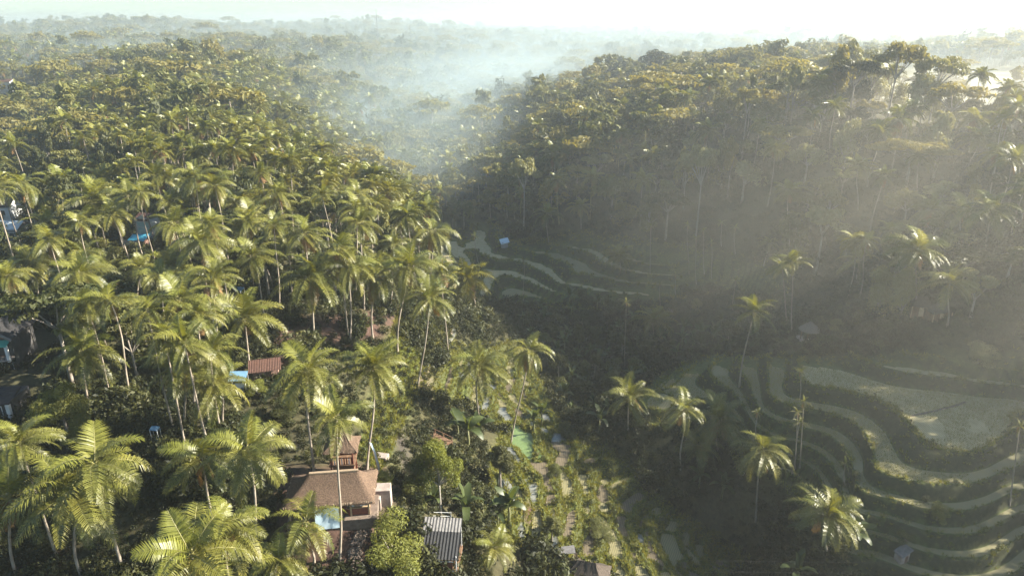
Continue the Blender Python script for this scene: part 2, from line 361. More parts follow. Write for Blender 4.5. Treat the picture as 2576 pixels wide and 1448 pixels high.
paint(CG, soft([(1125, 805), (1160, 830), (1115, 900), (1080, 960), (1090, 1010), (1050, 1010), (1042, 960), (1092, 885)], 60, 200, 1), (0.15, 0.115, 0.09))
road = soft([(985, 1010), (1010, 1060), (1050, 1200), (1080, 1260), (1060, 1270), (1020, 1200), (985, 1090)], 40, 200, 1)
paint(CG, road, (0.06, 0.05, 0.042))
fields = soft([(2190, 300), (2230, 190), (2330, 175), (2600, 175), (2600, 330), (2400, 330)], 230, 900, 1)
paint(CG, fields, (0.16, 0.16, 0.09))
paint(CG, fields * sstep(0.0, 0.08, fbm(GX / 80, GY / 25, 2)), (0.24, 0.24, 0.18))
RG = RG - fields * 0.4
V = np.stack([GX, GY, ZG], -1).reshape(-1, 3)
nT, nS = ZB.shape
ii, jj = np.meshgrid(np.arange(nT - 1), np.arange(nS - 1), indexing='ij')
F = np.stack([ii * nS + jj, ii * nS + jj + 1, (ii + 1) * nS + jj + 1, (ii + 1) * nS + jj], -1).reshape(-1, 4)

def ground_material():
    m, n, l, p, out = nodes('ground')
    at = n.new('ShaderNodeAttribute'); at.attribute_name = 'albedo'
    ag = n.new('ShaderNodeAttribute'); ag.attribute_name = 'gloss'
    tc = n.new('ShaderNodeTexCoord')
    n1 = n.new('ShaderNodeTexNoise'); n1.inputs['Scale'].default_value = 1.6; n1.inputs['Detail'].default_value = 8; n1.inputs['Roughness'].default_value = 0.7
    l.new(tc.outputs['Object'], n1.inputs['Vector'])
    rp = n.new('ShaderNodeMapRange'); rp.inputs[1].default_value = 0.3; rp.inputs[2].default_value = 0.7; rp.inputs[3].default_value = 0.55; rp.inputs[4].default_value = 1.5
    l.new(n1.outputs[0], rp.inputs[0])
    cm = n.new('ShaderNodeCombineColor')
    for i in range(3): l.new(rp.outputs[0], cm.inputs[i])
    l.new(mixrgb(n, l, 1.0, at.outputs['Color'], cm.outputs[0], 'MULTIPLY'), p.inputs['Base Color'])
    l.new(ag.outputs['Fac'], p.inputs['Roughness'])
    p.inputs['Specular IOR Level'].default_value = 0.2
    b = n.new('ShaderNodeBump'); b.inputs['Strength'].default_value = 0.6; b.inputs['Distance'].default_value = 0.12
    l.new(n1.outputs[0], b.inputs['Height']); l.new(b.outputs[0], p.inputs['Normal'])
    return m
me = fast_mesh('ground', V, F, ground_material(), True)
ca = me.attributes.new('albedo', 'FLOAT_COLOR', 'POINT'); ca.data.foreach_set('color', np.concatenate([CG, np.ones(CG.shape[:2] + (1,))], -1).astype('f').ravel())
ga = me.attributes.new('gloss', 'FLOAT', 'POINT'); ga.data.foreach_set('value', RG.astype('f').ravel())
ZG_MAX = float(ZG.max())
ground = link('ground', me)
tag(ground, 'steep forested land falling from both ridges into the terraced valley', None, None, 'structure')
# ------------------------------------------------------------------ rice paddies: every banked field is a sheet of its own
def paddy_material(name, c1, c2, rough, spec, rows=0.0):
    m, n, l, p, out = nodes(name)
    tc = n.new('ShaderNodeTexCoord'); nz = n.new('ShaderNodeTexNoise'); nz.inputs['Scale'].default_value = 0.7; nz.inputs['Detail'].default_value = 8; nz.inputs['Roughness'].default_value = 0.7
    l.new(tc.outputs['Object'], nz.inputs['Vector'])
    rp = n.new('ShaderNodeMapRange'); rp.inputs[1].default_value = 0.38; rp.inputs[2].default_value = 0.62; l.new(nz.outputs[0], rp.inputs[0])
    c = mixrgb(n, l, rp.outputs[0], c1, c2)
    if rows:
        wv = n.new('ShaderNodeTexWave'); wv.inputs['Scale'].default_value = rows; wv.inputs['Distortion'].default_value = 3.0; wv.inputs['Detail Scale'].default_value = 0.4
        l.new(tc.outputs['Object'], wv.inputs['Vector'])
        c = mixrgb(n, l, wv.outputs['Fac'], c, tuple(0.6 * a for a in c1))
    l.new(c, p.inputs['Base Color']); p.inputs['Specular IOR Level'].default_value = spec
    rr = n.new('ShaderNodeMapRange'); rr.inputs[1].default_value = 0.4; rr.inputs[2].default_value = 0.6; rr.inputs[3].default_value = rough; rr.inputs[4].default_value = min(1, rough + 0.35)
    l.new(nz.outputs[0], rr.inputs[0]); l.new(rr.outputs[0], p.inputs['Roughness'])
    b = n.new('ShaderNodeBump'); b.inputs['Strength'].default_value = 0.25; b.inputs['Distance'].default_value = 0.05
    n2 = n.new('ShaderNodeTexNoise'); n2.inputs['Scale'].default_value = 5; l.new(tc.outputs['Object'], n2.inputs['Vector'])
    l.new(n2.outputs[0], b.inputs['Height']); l.new(b.outputs[0], p.inputs['Normal'])
    return m
PM = {'green': paddy_material('young_rice', (0.25, 0.225, 0.11), (0.31, 0.27, 0.135), 0.55, 0.35, 1.1),
      'mud': paddy_material('wet_mud', (0.2, 0.16, 0.105), (0.13, 0.105, 0.065), 0.5, 0.2, 0.8),
      'water': paddy_material('sky_pale_water', (0.24, 0.24, 0.21), (0.15, 0.15, 0.12), 0.12, 0.8),  # pale base colour painted for the sky's reflection in the water
      'field': paddy_material('drained_field', (0.48, 0.41, 0.22), (0.35, 0.3, 0.155), 0.5, 0.3, 0.9),
      'algae': paddy_material('green_pond', (0.16, 0.22, 0.08), (0.12, 0.18, 0.06), 0.25, 0.6)}
def extract(P, K, zf, min_cells):
    pos = P > 0
    seen = np.zeros(P.shape, bool); comps = []
    idxs = np.argwhere(pos)
    for a, b in idxs:
        if seen[a, b]: continue
        key = K[a, b]; st = [(a, b)]; seen[a, b] = True; comp = []
        while st:
            i, j = st.pop(); comp.append((i, j))
            for u, v in ((i + 1, j), (i - 1, j), (i, j + 1), (i, j - 1)):
                if 0 <= u < P.shape[0] and 0 <= v < P.shape[1] and pos[u, v] and not seen[u, v] and K[u, v] == key:
                    seen[u, v] = True; st.append((u, v))
        if len(comp) >= min_cells: comps.append((key, comp))
    out = []
    for key, comp in comps:
        cs = set(comp); quads = set()
        for i, j in comp:
            for u, v in ((i, j), (i - 1, j), (i, j - 1), (i - 1, j - 1)):
                if 0 <= u < P.shape[0] - 1 and 0 <= v < P.shape[1] - 1: quads.add((u, v))
        vs = []; fs = []; vid = {}
        def vert(k, x, y):
            if k not in vid: vid[k] = len(vs); vs.append((x, y, 0.0))
            return vid[k]
        for u, v in quads:
            c4 = [(u, v), (u, v + 1), (u + 1, v + 1), (u + 1, v)]; poly = []
            for q in range(4):
                A = c4[q]; B = c4[(q + 1) % 4]; ia = A in cs; ib = B in cs
                if ia: poly.append(vert(A, GX[A], GY[A]))
                if ia != ib:
                    pa, pb = P[A], P[B]
                    if not ib and pb > 0: pb = -0.5 * pa
                    if not ia and pa > 0: pa = -0.5 * pb
                    t = pa / (pa - pb) if pa != pb else 0.5
                    k = (A, B) if A < B else (B, A)
                    poly.append(vert(k, GX[A] + (GX[B] - GX[A]) * t, GY[A] + (GY[B] - GY[A]) * t))
            if len(poly) >= 3: fs.append(tuple(poly))
        c = np.mean([v[:2] for v in vs], 0); z = zf(key)
        out.append((np.array(vs), fs, c, z, len(comp)))
    return out
paddies = []
fine = np.s_[:, :]
pn = np.where(mN > 0.97, pN, np.minimum(pN, -0.01)); pr = np.where(mR > 0.97, pR, np.minimum(pR, -0.01)); pm = np.where(mM > 0.97, pM, np.minimum(pM, -0.01))
for zone, P, K, zf, mc in (('near', pn, kN.astype(int) * 1000 + ci, lambda k: math.floor(k / 1000) * 1.9 + 0.14, 22), ('right', pr, kR.astype(int), lambda k: k * 2.0 + 0.08, 40), ('mid', pm, kM.astype(int), lambda k: k * 1.9 + 0.08, 25)):
    for vs, fs, c, z, n_ in extract(P, K, zf, mc):
        px, py, dd = project(c[0], c[1], z)
        if not (-60 < px < 2640 and py < 1500): continue
        paddies.append([zone, vs, fs, c, z, n_, float(px), float(py)])
PADDY_OBJ = []
for zone, vs, fs, c, z, n_, px, py in paddies:
    r1 = rnd.random()
    if zone == 'near':
        kind = 'water' if r1 < 0.22 and n_ < 110 else 'mud' if r1 < 0.5 else 'green'
        if abs(px - 1320) < 45 and abs(py - 1120) < 30: kind = 'algae'
    elif zone == 'right':
        kind = 'field' if z > -11 else 'green'
        if px < 1930 and py < 935: kind = 'water'
    else: kind = 'field' if r1 < 0.3 else 'green'
    me = bpy.data.meshes.new('rice_paddy')
    vv = vs.copy(); vv[:, :2] -= c
    me.from_pydata(vv.tolist(), [], fs); me.materials.append(PM[kind]); me.update()
    o = link('rice_paddy', me, None, (c[0], c[1], z)); o['kind'] = 'structure'
    PADDY_OBJ.append((o, zone, kind, px, py, n_))

# ------------------------------------------------------------------ palm fronds, trunks, crowns
def frond(L, e0, e1, n, ll, lw, seed, twist=0.0, hang=0.5, two=True):
    """a feather leaf: its stalk leaves the origin along +X rising at e0 and ends at slope e1"""
    r = random.Random(seed); b = MB(); pts = []; p = Vector((0, 0, 0)); N = 12
    for i in range(N + 1):
        t = i / N; e = e0 + (e1 - e0) * (t ** 1.15)
        pts.append(p.copy()); p = p + Vector((math.cos(e), math.sin(t * 2.2) * twist * 0.3, math.sin(e))) * (L / N)
    b.tube(pts[::2], [0.055 * (1 - 0.85 * i / 6) for i in range(7)], 3, 1, cap=False)
    for s in (-1, 1):
        for i in range(n):
            t = 0.13 + 0.86 * (i + r.uniform(-.25, .25)) / n
            t = min(max(t, 0.1), 0.995)
            f = t * N; k = min(int(f), N - 1); q = pts[k].lerp(pts[k + 1], f - k); tan = (pts[k + 1] - pts[k]).normalized()
            side = Vector((0, s, 0)); up = tan.cross(Vector((0, 1, 0))) * -1
            if up.z < 0 and abs(tan.z) < 0.95: up = -up
            prof = math.sin(math.pi * min(1, 0.18 + 0.78 * t)) ** 0.7
            l = ll * prof * r.uniform(0.85, 1.1); w = lw * (0.55 + 0.45 * prof)
            sweep = 0.25 + 0.6 * t * t
            d1 = (side * 1.0 + tan * sweep + up * r.uniform(0.05, 0.4)).normalized()
            d2 = (d1 + Vector((0, 0, -1)) * hang * r.uniform(0.7, 1.5)).normalized()
            wv = tan * (w / 2)
            if two:
                m1 = q + d1 * l * 0.45; e = m1 + d2 * l * 0.55
                b.add([q - wv * .6, q + wv * .6, m1 + wv, m1 - wv, e], [(0, 1, 2, 3), (3, 2, 4)], 0)
            else:
                m1 = q + d1 * l * 0.4; e = m1 + d2 * l * 0.6
                b.add([q - wv, q + wv, e], [(0, 1, 2)] if False else [(0, 1, 2)], 0)
                b.add([q - wv * 0.4, m1 + wv, e], [(0, 1, 2)], 0)
    return b
# frond meshes for the nearer palms: (kind) -> list of meshes
FR = {}
for kind, e0, e1, L, hang, mat in (('spear', 80, 40, 3.4, 0.15, 'palm_young'), ('young', 68, -22, 4.5, 0.4, 'palm_young'), ('high', 44, -52, 5.0, 0.7, 'palm'), ('mid', 16, -62, 5.1, 1.0, 'palm'), ('low', -16, -80, 4.8, 1.2, 'palm'), ('dead', -60, -88, 3.6, 1.3, 'palm_dry')):
    FR[kind] = [frond(L, R(e0), R(e1), 40, 1.25, 0.095, 100 + k, rnd.uniform(-.6, .6), hang).mesh('frond', M[mat], M['rachis'] if kind != 'dead' else M['palm_dry']) for k in range(3)]
def crown_plan(r, n=None):
    n = n or r.randint(15, 21); pl = []; az = r.uniform(0, 6.28)
    for i in range(n):
        t = i / (n - 1); az += 2.399 + r.uniform(-.25, .25)
        kind = 'spear' if t < 0.05 else 'young' if t < 0.2 else 'high' if t < 0.45 else 'mid' if t < 0.75 else 'low'
        pl.append((kind, az, r.uniform(-0.14, 0.14), r.uniform(-0.35, 0.35), r.uniform(0.85, 1.1)))
    for i in range(r.choice((0, 1, 1, 2, 3))): pl.append(('dead', r.uniform(0, 6.28), r.uniform(-.1, .1), 0, r.uniform(0.7, 1)))
    return pl
def crown_mesh(seed, n, leafs, lw, ll=1.3, young=True):
    """a whole palm crown as one mesh, for palms farther off"""
    r = random.Random(seed); b = MB(); spec = {'spear': (80, 40, 3.4), 'young': (66, -22, 4.4), 'high': (44, -52, 4.9), 'mid': (16, -62, 5.0), 'low': (-16, -80, 4.7), 'dead': (-60, -88, 3.4)}
    for kind, az, de, roll, s in crown_plan(r, n):
        e0, e1, L = spec[kind]
        f = frond(L * s, R(e0) + de, R(e1) + de, leafs, ll, lw, r.randint(0, 9999), 0, 0.9, False)
        Rm = Matrix.Rotation(az, 3, 'Z') @ Matrix.Rotation(roll, 3, 'X')
        mi = {'spear': 2, 'young': 2, 'dead': 3}.get(kind, 0)
        n0 = len(b.v); b.v.extend([tuple(Rm @ Vector(v)) for v in f.v]); b.f.extend([tuple(i + n0 for i in q) for q in f.f]); b.mi.extend([1 if k == 1 else mi for k in f.mi])
    return b.mesh('crown', M['palm'], M['rachis'], M['palm_young'], M['palm_dry'])
CROWN_MID = [crown_mesh(500 + k, 12 + k % 7 * 2, 15, 0.25) for k in range(14)]
CROWN_FAR = [crown_mesh(600 + k, 15, 8, 0.5, 1.35) for k in range(5)]
TRUNK = []
for k in range(6):
    b = MB(); c = (0.0, 0.03, -0.03, 0.05, 0.015, -0.045)[k]; n = 9
    pts = [(c * math.sin(math.pi * i / (n - 1)) * 1.0, c * 0.5 * math.sin(2 * math.pi * i / (n - 1)), i / (n - 1)) for i in range(n)]
    # unit height; the width is scaled apart
    rr_ = [0.23 - 0.09 * (i / (n - 1)) + (0.1 if i == 0 else 0) for i in range(n)]
    vs = []; 
    for (x, y, z), q in zip(pts, rr_): vs += [(x * 16 + q * math.cos(a * math.pi / 4), y * 16 + q * math.sin(a * math.pi / 4), z) for a in range(8)]
    b.add(vs, [(i * 8 + a, i * 8 + (a + 1) % 8, (i + 1) * 8 + (a + 1) % 8, (i + 1) * 8 + a) for i in range(n - 1) for a in range(8)])
    TRUNK.append(b.mesh('trunk', M['trunk'], smooth=True))
b = MB()
for k in range(9):
    a = k * 2.4; c = Vector((0.34 * math.cos(a), 0.34 * math.sin(a), -0.35 - 0.1 * (k % 4))); q = 0.15
    vs = [c + Vector((0, 0, q * 1.2))] + [c + Vector((q * math.cos(t * math.pi / 3), q * math.sin(t * math.pi / 3), 0)) for t in range(6)] + [c - Vector((0, 0, q * 1.2))]
    b.add(vs, [(0, 1 + t, 1 + (t + 1) % 6) for t in range(6)] + [(7, 1 + (t + 1) % 6, 1 + t) for t in range(6)])
COCO = b.mesh('coconut_cluster', M['coconut'], smooth=True)

PLANTS = []          # every plant thing: (object, kind, picture x, picture y, depth, notes)
def trunk_between(root, G, C, width, k=None, name='trunk'):
    v = C - G; t = link(name, TRUNK[k if k is not None else rnd.randrange(6)], root)
    t.rotation_mode = 'QUATERNION'; t.rotation_quaternion = v.to_track_quat('Z', 'Y') @ Quaternion((0, 0, 1), rnd.uniform(0, 6.28))
    t.scale = (width, width, v.length); return t
def palm(C, G, size, near, label=None, group='coconut palms', dead=None, name='coconut_palm', seed=None):
    r = random.Random(seed if seed is not None else int(C.x * 131 + C.y * 977) & 0xffff)
    root = empty(name, G); tag(root, label, 'palm', group)
    trunk_between(root, Vector((0, 0, 0)), C - G, 0.62 * (0.75 + 0.3 * size))
    top = C - G
    notes = {}
    tilt = Matrix.Rotation(r.gauss(0, 0.09), 3, 'X') @ Matrix.Rotation(r.gauss(0, 0.09), 3, 'Y'); bias = r.gauss(-0.03, 0.13)
    if near:
        pl = crown_plan(r, r.randint(13, 23))
        if dead is not None: pl = [p for p in pl if p[0] != 'dead'] + [('dead', r.uniform(0, 6.28), r.uniform(-.1, .1), 0, r.uniform(0.8, 1.1)) for _ in range(dead)]
        for kind, az, de, roll, s in pl:
            f = link('frond', r.choice(FR[kind]), root, top)
            f.rotation_euler = (tilt @ Matrix.Rotation(az, 3, 'Z') @ Matrix.Rotation(-de - bias, 3, 'Y') @ Matrix.Rotation(roll, 3, 'X')).to_euler(); f.scale = (s * size,) * 3
            if kind == 'dead': f['label'] = 'dry brown frond hanging down'
        if r.random() < 0.75:
            c = link('coconut_cluster', COCO, root, top); c.rotation_euler = (0, 0, r.uniform(0, 6)); c.scale = (size * 1.1,) * 3
        notes['dead'] = sum(p[0] == 'dead' for p in pl)
    else:
        k = r.randrange(len(CROWN_MID)); c = link('crown', CROWN_MID[k], root, top); c.rotation_euler = (tilt @ Matrix.Rotation(r.uniform(0, 6.28), 3, 'Z')).to_euler(); c.scale = (size, size, size * r.uniform(0.8, 1.15))
    lean = (C - G); notes['h'] = lean.z; notes['lean'] = lean.x / max(lean.z, 1)
    px, py, dd = project(C.x, C.y, C.z); PLANTS.append([root, 'palm', float(px), float(py), float(dd), notes, label is not None])
    return root

# ------------------------------------------------------------------ broad-leaved trees
def leaf_cloud(blobs, n, size, r, flat=0.0):
    """n pointed leaf faces on and inside the blobs (centre, radii)"""
    cen = np.array([b_[0] for b_ in blobs], float); rad = np.array([b_[1] for b_ in blobs], float)
    w = rad.prod(1) ** (2 / 3); k = r.choice(len(blobs), n, p=w / w.sum())
    d = r.normal(size=(n, 3)); d /= np.linalg.norm(d, axis=1)[:, None]
    rr = r.uniform(0.35, 1.06, n) ** 0.5
    p = cen[k] + d * rad[k] * rr[:, None]
    nrm = d + r.normal(size=(n, 3)) * 0.65 + np.array([0, 0, 0.35 + flat]); nrm /= np.linalg.norm(nrm, axis=1)[:, None]
    a = np.cross(nrm, r.normal(size=(n, 3))); a /= np.linalg.norm(a, axis=1)[:, None]; b_ = np.cross(nrm, a)
    s = size * r.uniform(0.6, 1.35, n)[:, None]
    V = np.stack([p - a * s, p - b_ * s * 0.45 + nrm * s * 0.12, p + a * s - nrm * s * 0.2, p + b_ * s * 0.45 + nrm * s * 0.12], 1).reshape(-1, 3)
    F = np.arange(n * 4).reshape(n, 4)
    return V, F
def tree_shape(kind, seed):
    """unit tree about 10 m tall: blobs of the crown and the limbs that carry them"""
    r = np.random.RandomState(seed); bl = []; th = 4.0
    if kind == 'dome':
        for i in range(15):
            a = r.uniform(0, 6.28); q = r.uniform(0.3, 3.3); z = 8.2 - q * q * 0.22 + r.uniform(-1.6, 0.3); s = r.uniform(0.9, 1.6)
            bl.append(((q * math.cos(a), q * math.sin(a), z), (s * 1.15, s * 1.15, s * 0.85)))
    elif kind == 'umbrella':
        th = 6.3
        for i in range(17):
            a = r.uniform(0, 6.28); q = 4.6 * math.sqrt(r.uniform(0, 1)); z = 9.6 - q * q * 0.055 + r.uniform(-0.9, 0.2); s = r.uniform(0.8, 1.5)
            bl.append(((q * math.cos(a), q * math.sin(a), z), (s * 1.5, s * 1.5, s * 0.3)))
    elif kind == 'tall':
        th = 4.5
        for i in range(13):
            a = r.uniform(0, 6.28); q = r.uniform(0.2, 1.9); z = r.uniform(4.6, 9.6); s = r.uniform(0.7, 1.2)
            bl.append(((q * math.cos(a), q * math.sin(a), z), (s, s, s * 0.8)))
    elif kind == 'cone':
        th = 3
        for i in range(14):
            t = i / 13; a = r.uniform(0, 6.28); q = (1 - t) * 1.5 * r.uniform(0.3, 1); s = 0.5 + 0.9 * (1 - t)
            bl.append(((q * math.cos(a), q * math.sin(a), 2 + 8 * t), (s, s, s * 0.9)))
    elif kind == 'open':
        th = 4.2
        for i in range(11):
            a = r.uniform(0, 6.28); q = r.uniform(0.8, 3.4); z = r.uniform(6.2, 9.8) - q * 0.3; s = r.uniform(0.6, 1.1)
            bl.append(((q * math.cos(a), q * math.sin(a), z), (s * 1.3, s * 1.3, s * 0.6)))
    else:  # bushy: leaves to the ground
        th = 1.5
        for i in range(15):
            a = r.uniform(0, 6.28); q = r.uniform(0.2, 3.0); z = r.uniform(1.2, 8.6) * (1 - q * 0.08); s = r.uniform(1.1, 1.8)
            bl.append(((q * math.cos(a), q * math.sin(a), z), (s, s, s)))
    return bl, th
def tree_meshes(kind, seed, nleaf, lsize, lmat, bmat):
    bl, th = tree_shape(kind, seed); r = np.random.RandomState(seed + 1)
    V, F = leaf_cloud(bl, nleaf, lsize, r, 0.6 if kind == 'umbrella' else 0)
    crown = fast_mesh('crown', V, F, M[lmat])
    b = MB(); b.tube([(0, 0, -0.6), (0.05, 0.03, th * 0.5), (0.0, 0.0, th)], [0.3, 0.2, 0.16], 7)
    for c, s in bl[::2] if kind != 'cone' else bl[-1:]:
        c = Vector(c); mid = Vector((c.x * 0.45, c.y * 0.45, th + (c.z - th) * 0.35)); b.tube([(0, 0, th * 0.9), mid, c], [0.14, 0.09, 0.03], 4, cap=False)
    return b.mesh('trunk', M[bmat], smooth=True), crown
KINDS = ('dome', 'umbrella', 'tall', 'open', 'bush', 'cone')
TREE = {}
def tree_type(kind, lmat, lod, k=0, bmat='bark'):
    key = (kind, lmat, lod, k)
    if key not in TREE:
        n, s = {'near': (9000, 0.15), 'mid': (1700, 0.34), 'far': (420, 0.62)}[lod]
        TREE[key] = tree_meshes(kind, 1000 + KINDS.index(kind) * 50 + k * 7, n, s, lmat, bmat)
    return TREE[key]
def tree(G, h, w, kind, lmat, lod, label=None, group='broad-leaved trees', k=0, bmat='bark', name=None, cat='tree', rz=None):
    tm, cm = tree_type(kind, lmat, lod, k, bmat)
    nm = name or {'dome': 'broadleaf_tree', 'umbrella': 'umbrella_tree', 'tall': 'slender_tree', 'open': 'open_crowned_tree', 'bush': 'bushy_tree', 'cone': 'conical_tree'}[kind]
    root = empty(nm, G); tag(root, label, cat, group)
    rz = rnd.uniform(0, 6.28) if rz is None else rz
    for n_, me in (('trunk', tm), ('crown', cm)):
        o = link(n_, me, root); o.rotation_euler = (0, 0, rz); o.scale = (w / 10, w / 10, h / 10)
    px, py, dd = project(G.x, G.y, G.z + h * 0.75); PLANTS.append([root, kind, float(px), float(py), float(dd), {'h': h, 'mat': lmat}, label is not None])
    return root
# ------------------------------------------------------------------ areca palms and bananas
ARECA_CROWN = [crown_mesh(700 + k, 9, 12, 0.3, 0.8) for k in range(3)]
def areca(C, G, size=0.5, label=None, group='slim areca palms'):
    root = empty('areca_palm', G); tag(root, label, 'palm', group); trunk_between(root, Vector((0, 0, 0)), C - G, 0.42)
    c = link('crown', rnd.choice(ARECA_CROWN), root, C - G); c.rotation_euler = (0, 0, rnd.uniform(0, 6)); c.scale = (size, size, size)
    px, py, dd = project(C.x, C.y, C.z); PLANTS.append([root, 'areca', float(px), float(py), float(dd), {'h': (C - G).z, 'lean': 0}, label is not None]); return root
def banana_leaf(L, e0, e1, seed):
    r = random.Random(seed); b = MB(); N = 7; p = Vector((0, 0, 0)); vs = []
    for i in range(N + 1):
        t = i / N; e = e0 + (e1 - e0) * t; w = 0.36 * L / 2.4 * (math.sin(math.pi * min(1, 0.06 + t * 0.93)) ** 0.5) * (0 if t < 0.12 else 1) + 0.03
        vs += [p + Vector((0, -w, 0.22 * w + r.uniform(-.05, .05))), p, p + Vector((0, w, 0.22 * w + r.uniform(-.05, .05)))]
        p = p + Vector((math.cos(e), 0, math.sin(e))) * (L / N)
    b.add(vs, [(3 * i + k, 3 * i + k + 1, 3 * i + k + 4, 3 * i + k + 3) for i in range(N) for k in (0, 1)])
    return b.mesh('leaf', M['banana'], smooth=True)
BL = [banana_leaf(2.6, R(85), R(55), 1), banana_leaf(2.7, R(76), R(10), 2), banana_leaf(2.6, R(62), R(-35), 3), banana_leaf(2.4, R(40), R(-65), 4)]
b = MB(); b.tube([(0, 0, -0.3), (0.05, 0, 1.2), (0, 0, 2.4)], [0.17, 0.14, 0.09], 7); STEM = b.mesh('stem', simple('banana_stem', (0.2, 0.2, 0.09), 0.6), smooth=True)
def banana(G, s=1.0, label=None, group='banana plants'):
    root = empty('banana_plant', G); tag(root, label, 'banana plant', group)
    st = link('stem', STEM, root); st.scale = (s, s, s)
    az = rnd.uniform(0, 6)
    for i in range(8):
        az += 2.4; o = link('leaf', BL[min(3, i // 2)] if i else BL[0], root, (0, 0, 2.3 * s)); o.rotation_euler = (rnd.uniform(-.3, .3), 0, az); q = s * rnd.uniform(0.8, 1.1); o.scale = (q, q, q)
    px, py, dd = project(G.x, G.y, G.z + 2.5 * s); PLANTS.append([root, 'banana', float(px), float(py), float(dd), {'h': 3 * s}, label is not None]); return root

# ------------------------------------------------------------------ scattered growth nobody could count
def scatter(name, P, S, srcs, label, seed=0, tilt=0.2, zs=None):
    P = np.asarray(P, 'f'); n = len(P); r = np.random.RandomState(seed)
    me = bpy.data.meshes.new(name); me.vertices.add(n); me.vertices.foreach_set('co', P.ravel())
    a = me.attributes.new('size', 'FLOAT_VECTOR', 'POINT'); S = np.asarray(S, 'f'); S3 = np.stack([S, S, S if zs is None else S * np.asarray(zs, 'f')], -1); a.data.foreach_set('vector', S3.astype('f').ravel())
    a = me.attributes.new('turn', 'FLOAT_VECTOR', 'POINT'); a.data.foreach_set('vector', np.stack([r.normal(size=n) * tilt, r.normal(size=n) * tilt, r.uniform(0, 6.28, n)], -1).astype('f').ravel())
    a = me.attributes.new('variant', 'INT', 'POINT'); a.data.foreach_set('value', r.randint(0, len(srcs), n).astype('i'))
    o = link(name, me); tag(o, label, None, None, 'stuff')
    g = bpy.data.node_groups.new(name + '_spread', 'GeometryNodeTree')
    g.interface.new_socket('Geometry', in_out='INPUT', socket_type='NodeSocketGeometry'); g.interface.new_socket('Geometry', in_out='OUTPUT', socket_type='NodeSocketGeometry')
    N = g.nodes; Lk = g.links
    gi = N.new('NodeGroupInput'); go = N.new('NodeGroupOutput'); ip = N.new('GeometryNodeInstanceOnPoints'); jg = N.new('GeometryNodeJoinGeometry')
    for s in reversed(srcs):
        oi = N.new('GeometryNodeObjectInfo'); oi.inputs['Object'].default_value = s; oi.inputs['As Instance'].default_value = True; Lk.new(oi.outputs['Geometry'], jg.inputs[0])
    def attr(nm, t):
        q = N.new('GeometryNodeInputNamedAttribute'); q.data_type = t; q.inputs['Name'].default_value = nm; return q.outputs['Attribute']
    Lk.new(gi.outputs[0], ip.inputs['Points']); Lk.new(jg.outputs[0], ip.inputs['Instance']); ip.inputs['Pick Instance'].default_value = True
    Lk.new(attr('variant', 'INT'), ip.inputs['Instance Index']); Lk.new(attr('size', 'FLOAT_VECTOR'), ip.inputs['Scale'])
    er = N.new('FunctionNodeEulerToRotation'); Lk.new(attr('turn', 'FLOAT_VECTOR'), er.inputs[0]); Lk.new(er.outputs[0], ip.inputs['Rotation'])
    Lk.new(ip.outputs[0], go.inputs[0])
    md = o.modifiers.new('spread', 'NODES'); md.node_group = g
    return o
def src(name, me): return bpy.data.objects.new(name, me)
def clump(seed, n, size, rad, hgt, mat):
    r = np.random.RandomState(seed); bl = [((r.uniform(-.6, .6) * rad, r.uniform(-.6, .6) * rad, r.uniform(0.25, 0.75) * hgt), (rad * r.uniform(.4, .7), rad * r.uniform(.4, .7), hgt * r.uniform(.25, .45))) for _ in range(5)]
    V, F = leaf_cloud(bl, n, size, r); return src('clump', fast_mesh('clump', V, F, M[mat]))
def tuft(seed, n, h, rad, mat):
    r = random.Random(seed); b = MB()
    for i in range(n):
        a = r.uniform(0, 6.28); q = rad * math.sqrt(r.random()); p = Vector((q * math.cos(a), q * math.sin(a), -0.05)); d = Vector((math.cos(a) * r.uniform(0, .7), math.sin(a) * r.uniform(0, .7), 1)).normalized()
        hh = h * r.uniform(0.5, 1.1); w = Vector((-math.sin(a), math.cos(a), 0)) * 0.035; e = p + d * hh + Vector((math.cos(a), math.sin(a), -0.4)) * hh * 0.3; m = p + d * hh * 0.6
        b.add([p - w, p + w, m + w, m - w, e], [(0, 1, 2, 3), (3, 2, 4)])
    return src('tuft', b.mesh('tuft', M[mat]))
# ------------------------------------------------------------------ buildings and built things
M['thatch'] = simple('thatch', (0.17, 0.115, 0.08), 0.95, (0.06, 0.04, 0.028), 9.0, 0.8, stretch=(1, 1, 0.12), spec=0.1)
M['thatch_dark'] = simple('old_thatch', (0.1, 0.08, 0.065), 0.95, (0.055, 0.045, 0.037), 9.0, 0.8, stretch=(1, 1, 0.15), spec=0.1)
M['thatch_pale'] = simple('grey_thatch', (0.2, 0.17, 0.135), 0.95, (0.12, 0.1, 0.08), 9.0, 0.8, stretch=(1, 1, 0.15), spec=0.1)
M['wood'] = simple('brown_wood', (0.2, 0.12, 0.07), 0.8, (0.11, 0.06, 0.035), 3, 0.3, stretch=(1, 1, 0.2))
M['wood_red'] = simple('red_wood', (0.22, 0.07, 0.045), 0.7, (0.12, 0.035, 0.025), 3, 0.2)
M['wood_pale'] = simple('pale_wood', (0.45, 0.33, 0.2), 0.75, (0.33, 0.23, 0.13), 3, 0.2)
M['plaster'] = simple('white_plaster', (0.68, 0.68, 0.66), 0.85, (0.5, 0.5, 0.48), 0.8, 0.1)
M['wall_dark'] = simple('shade_dark_wall', (0.075, 0.07, 0.066), 0.9, (0.045, 0.042, 0.04), 1.2, 0.2)  # wall colour darkened to carry the palm shade missing from the left-edge houses
M['plaster_grey'] = simple('grey_plaster', (0.3, 0.31, 0.32), 0.85, (0.2, 0.2, 0.21), 0.8, 0.2)
M['concrete'] = simple('concrete', (0.36, 0.31, 0.27), 0.9, (0.24, 0.19, 0.16), 1.3, 0.4)
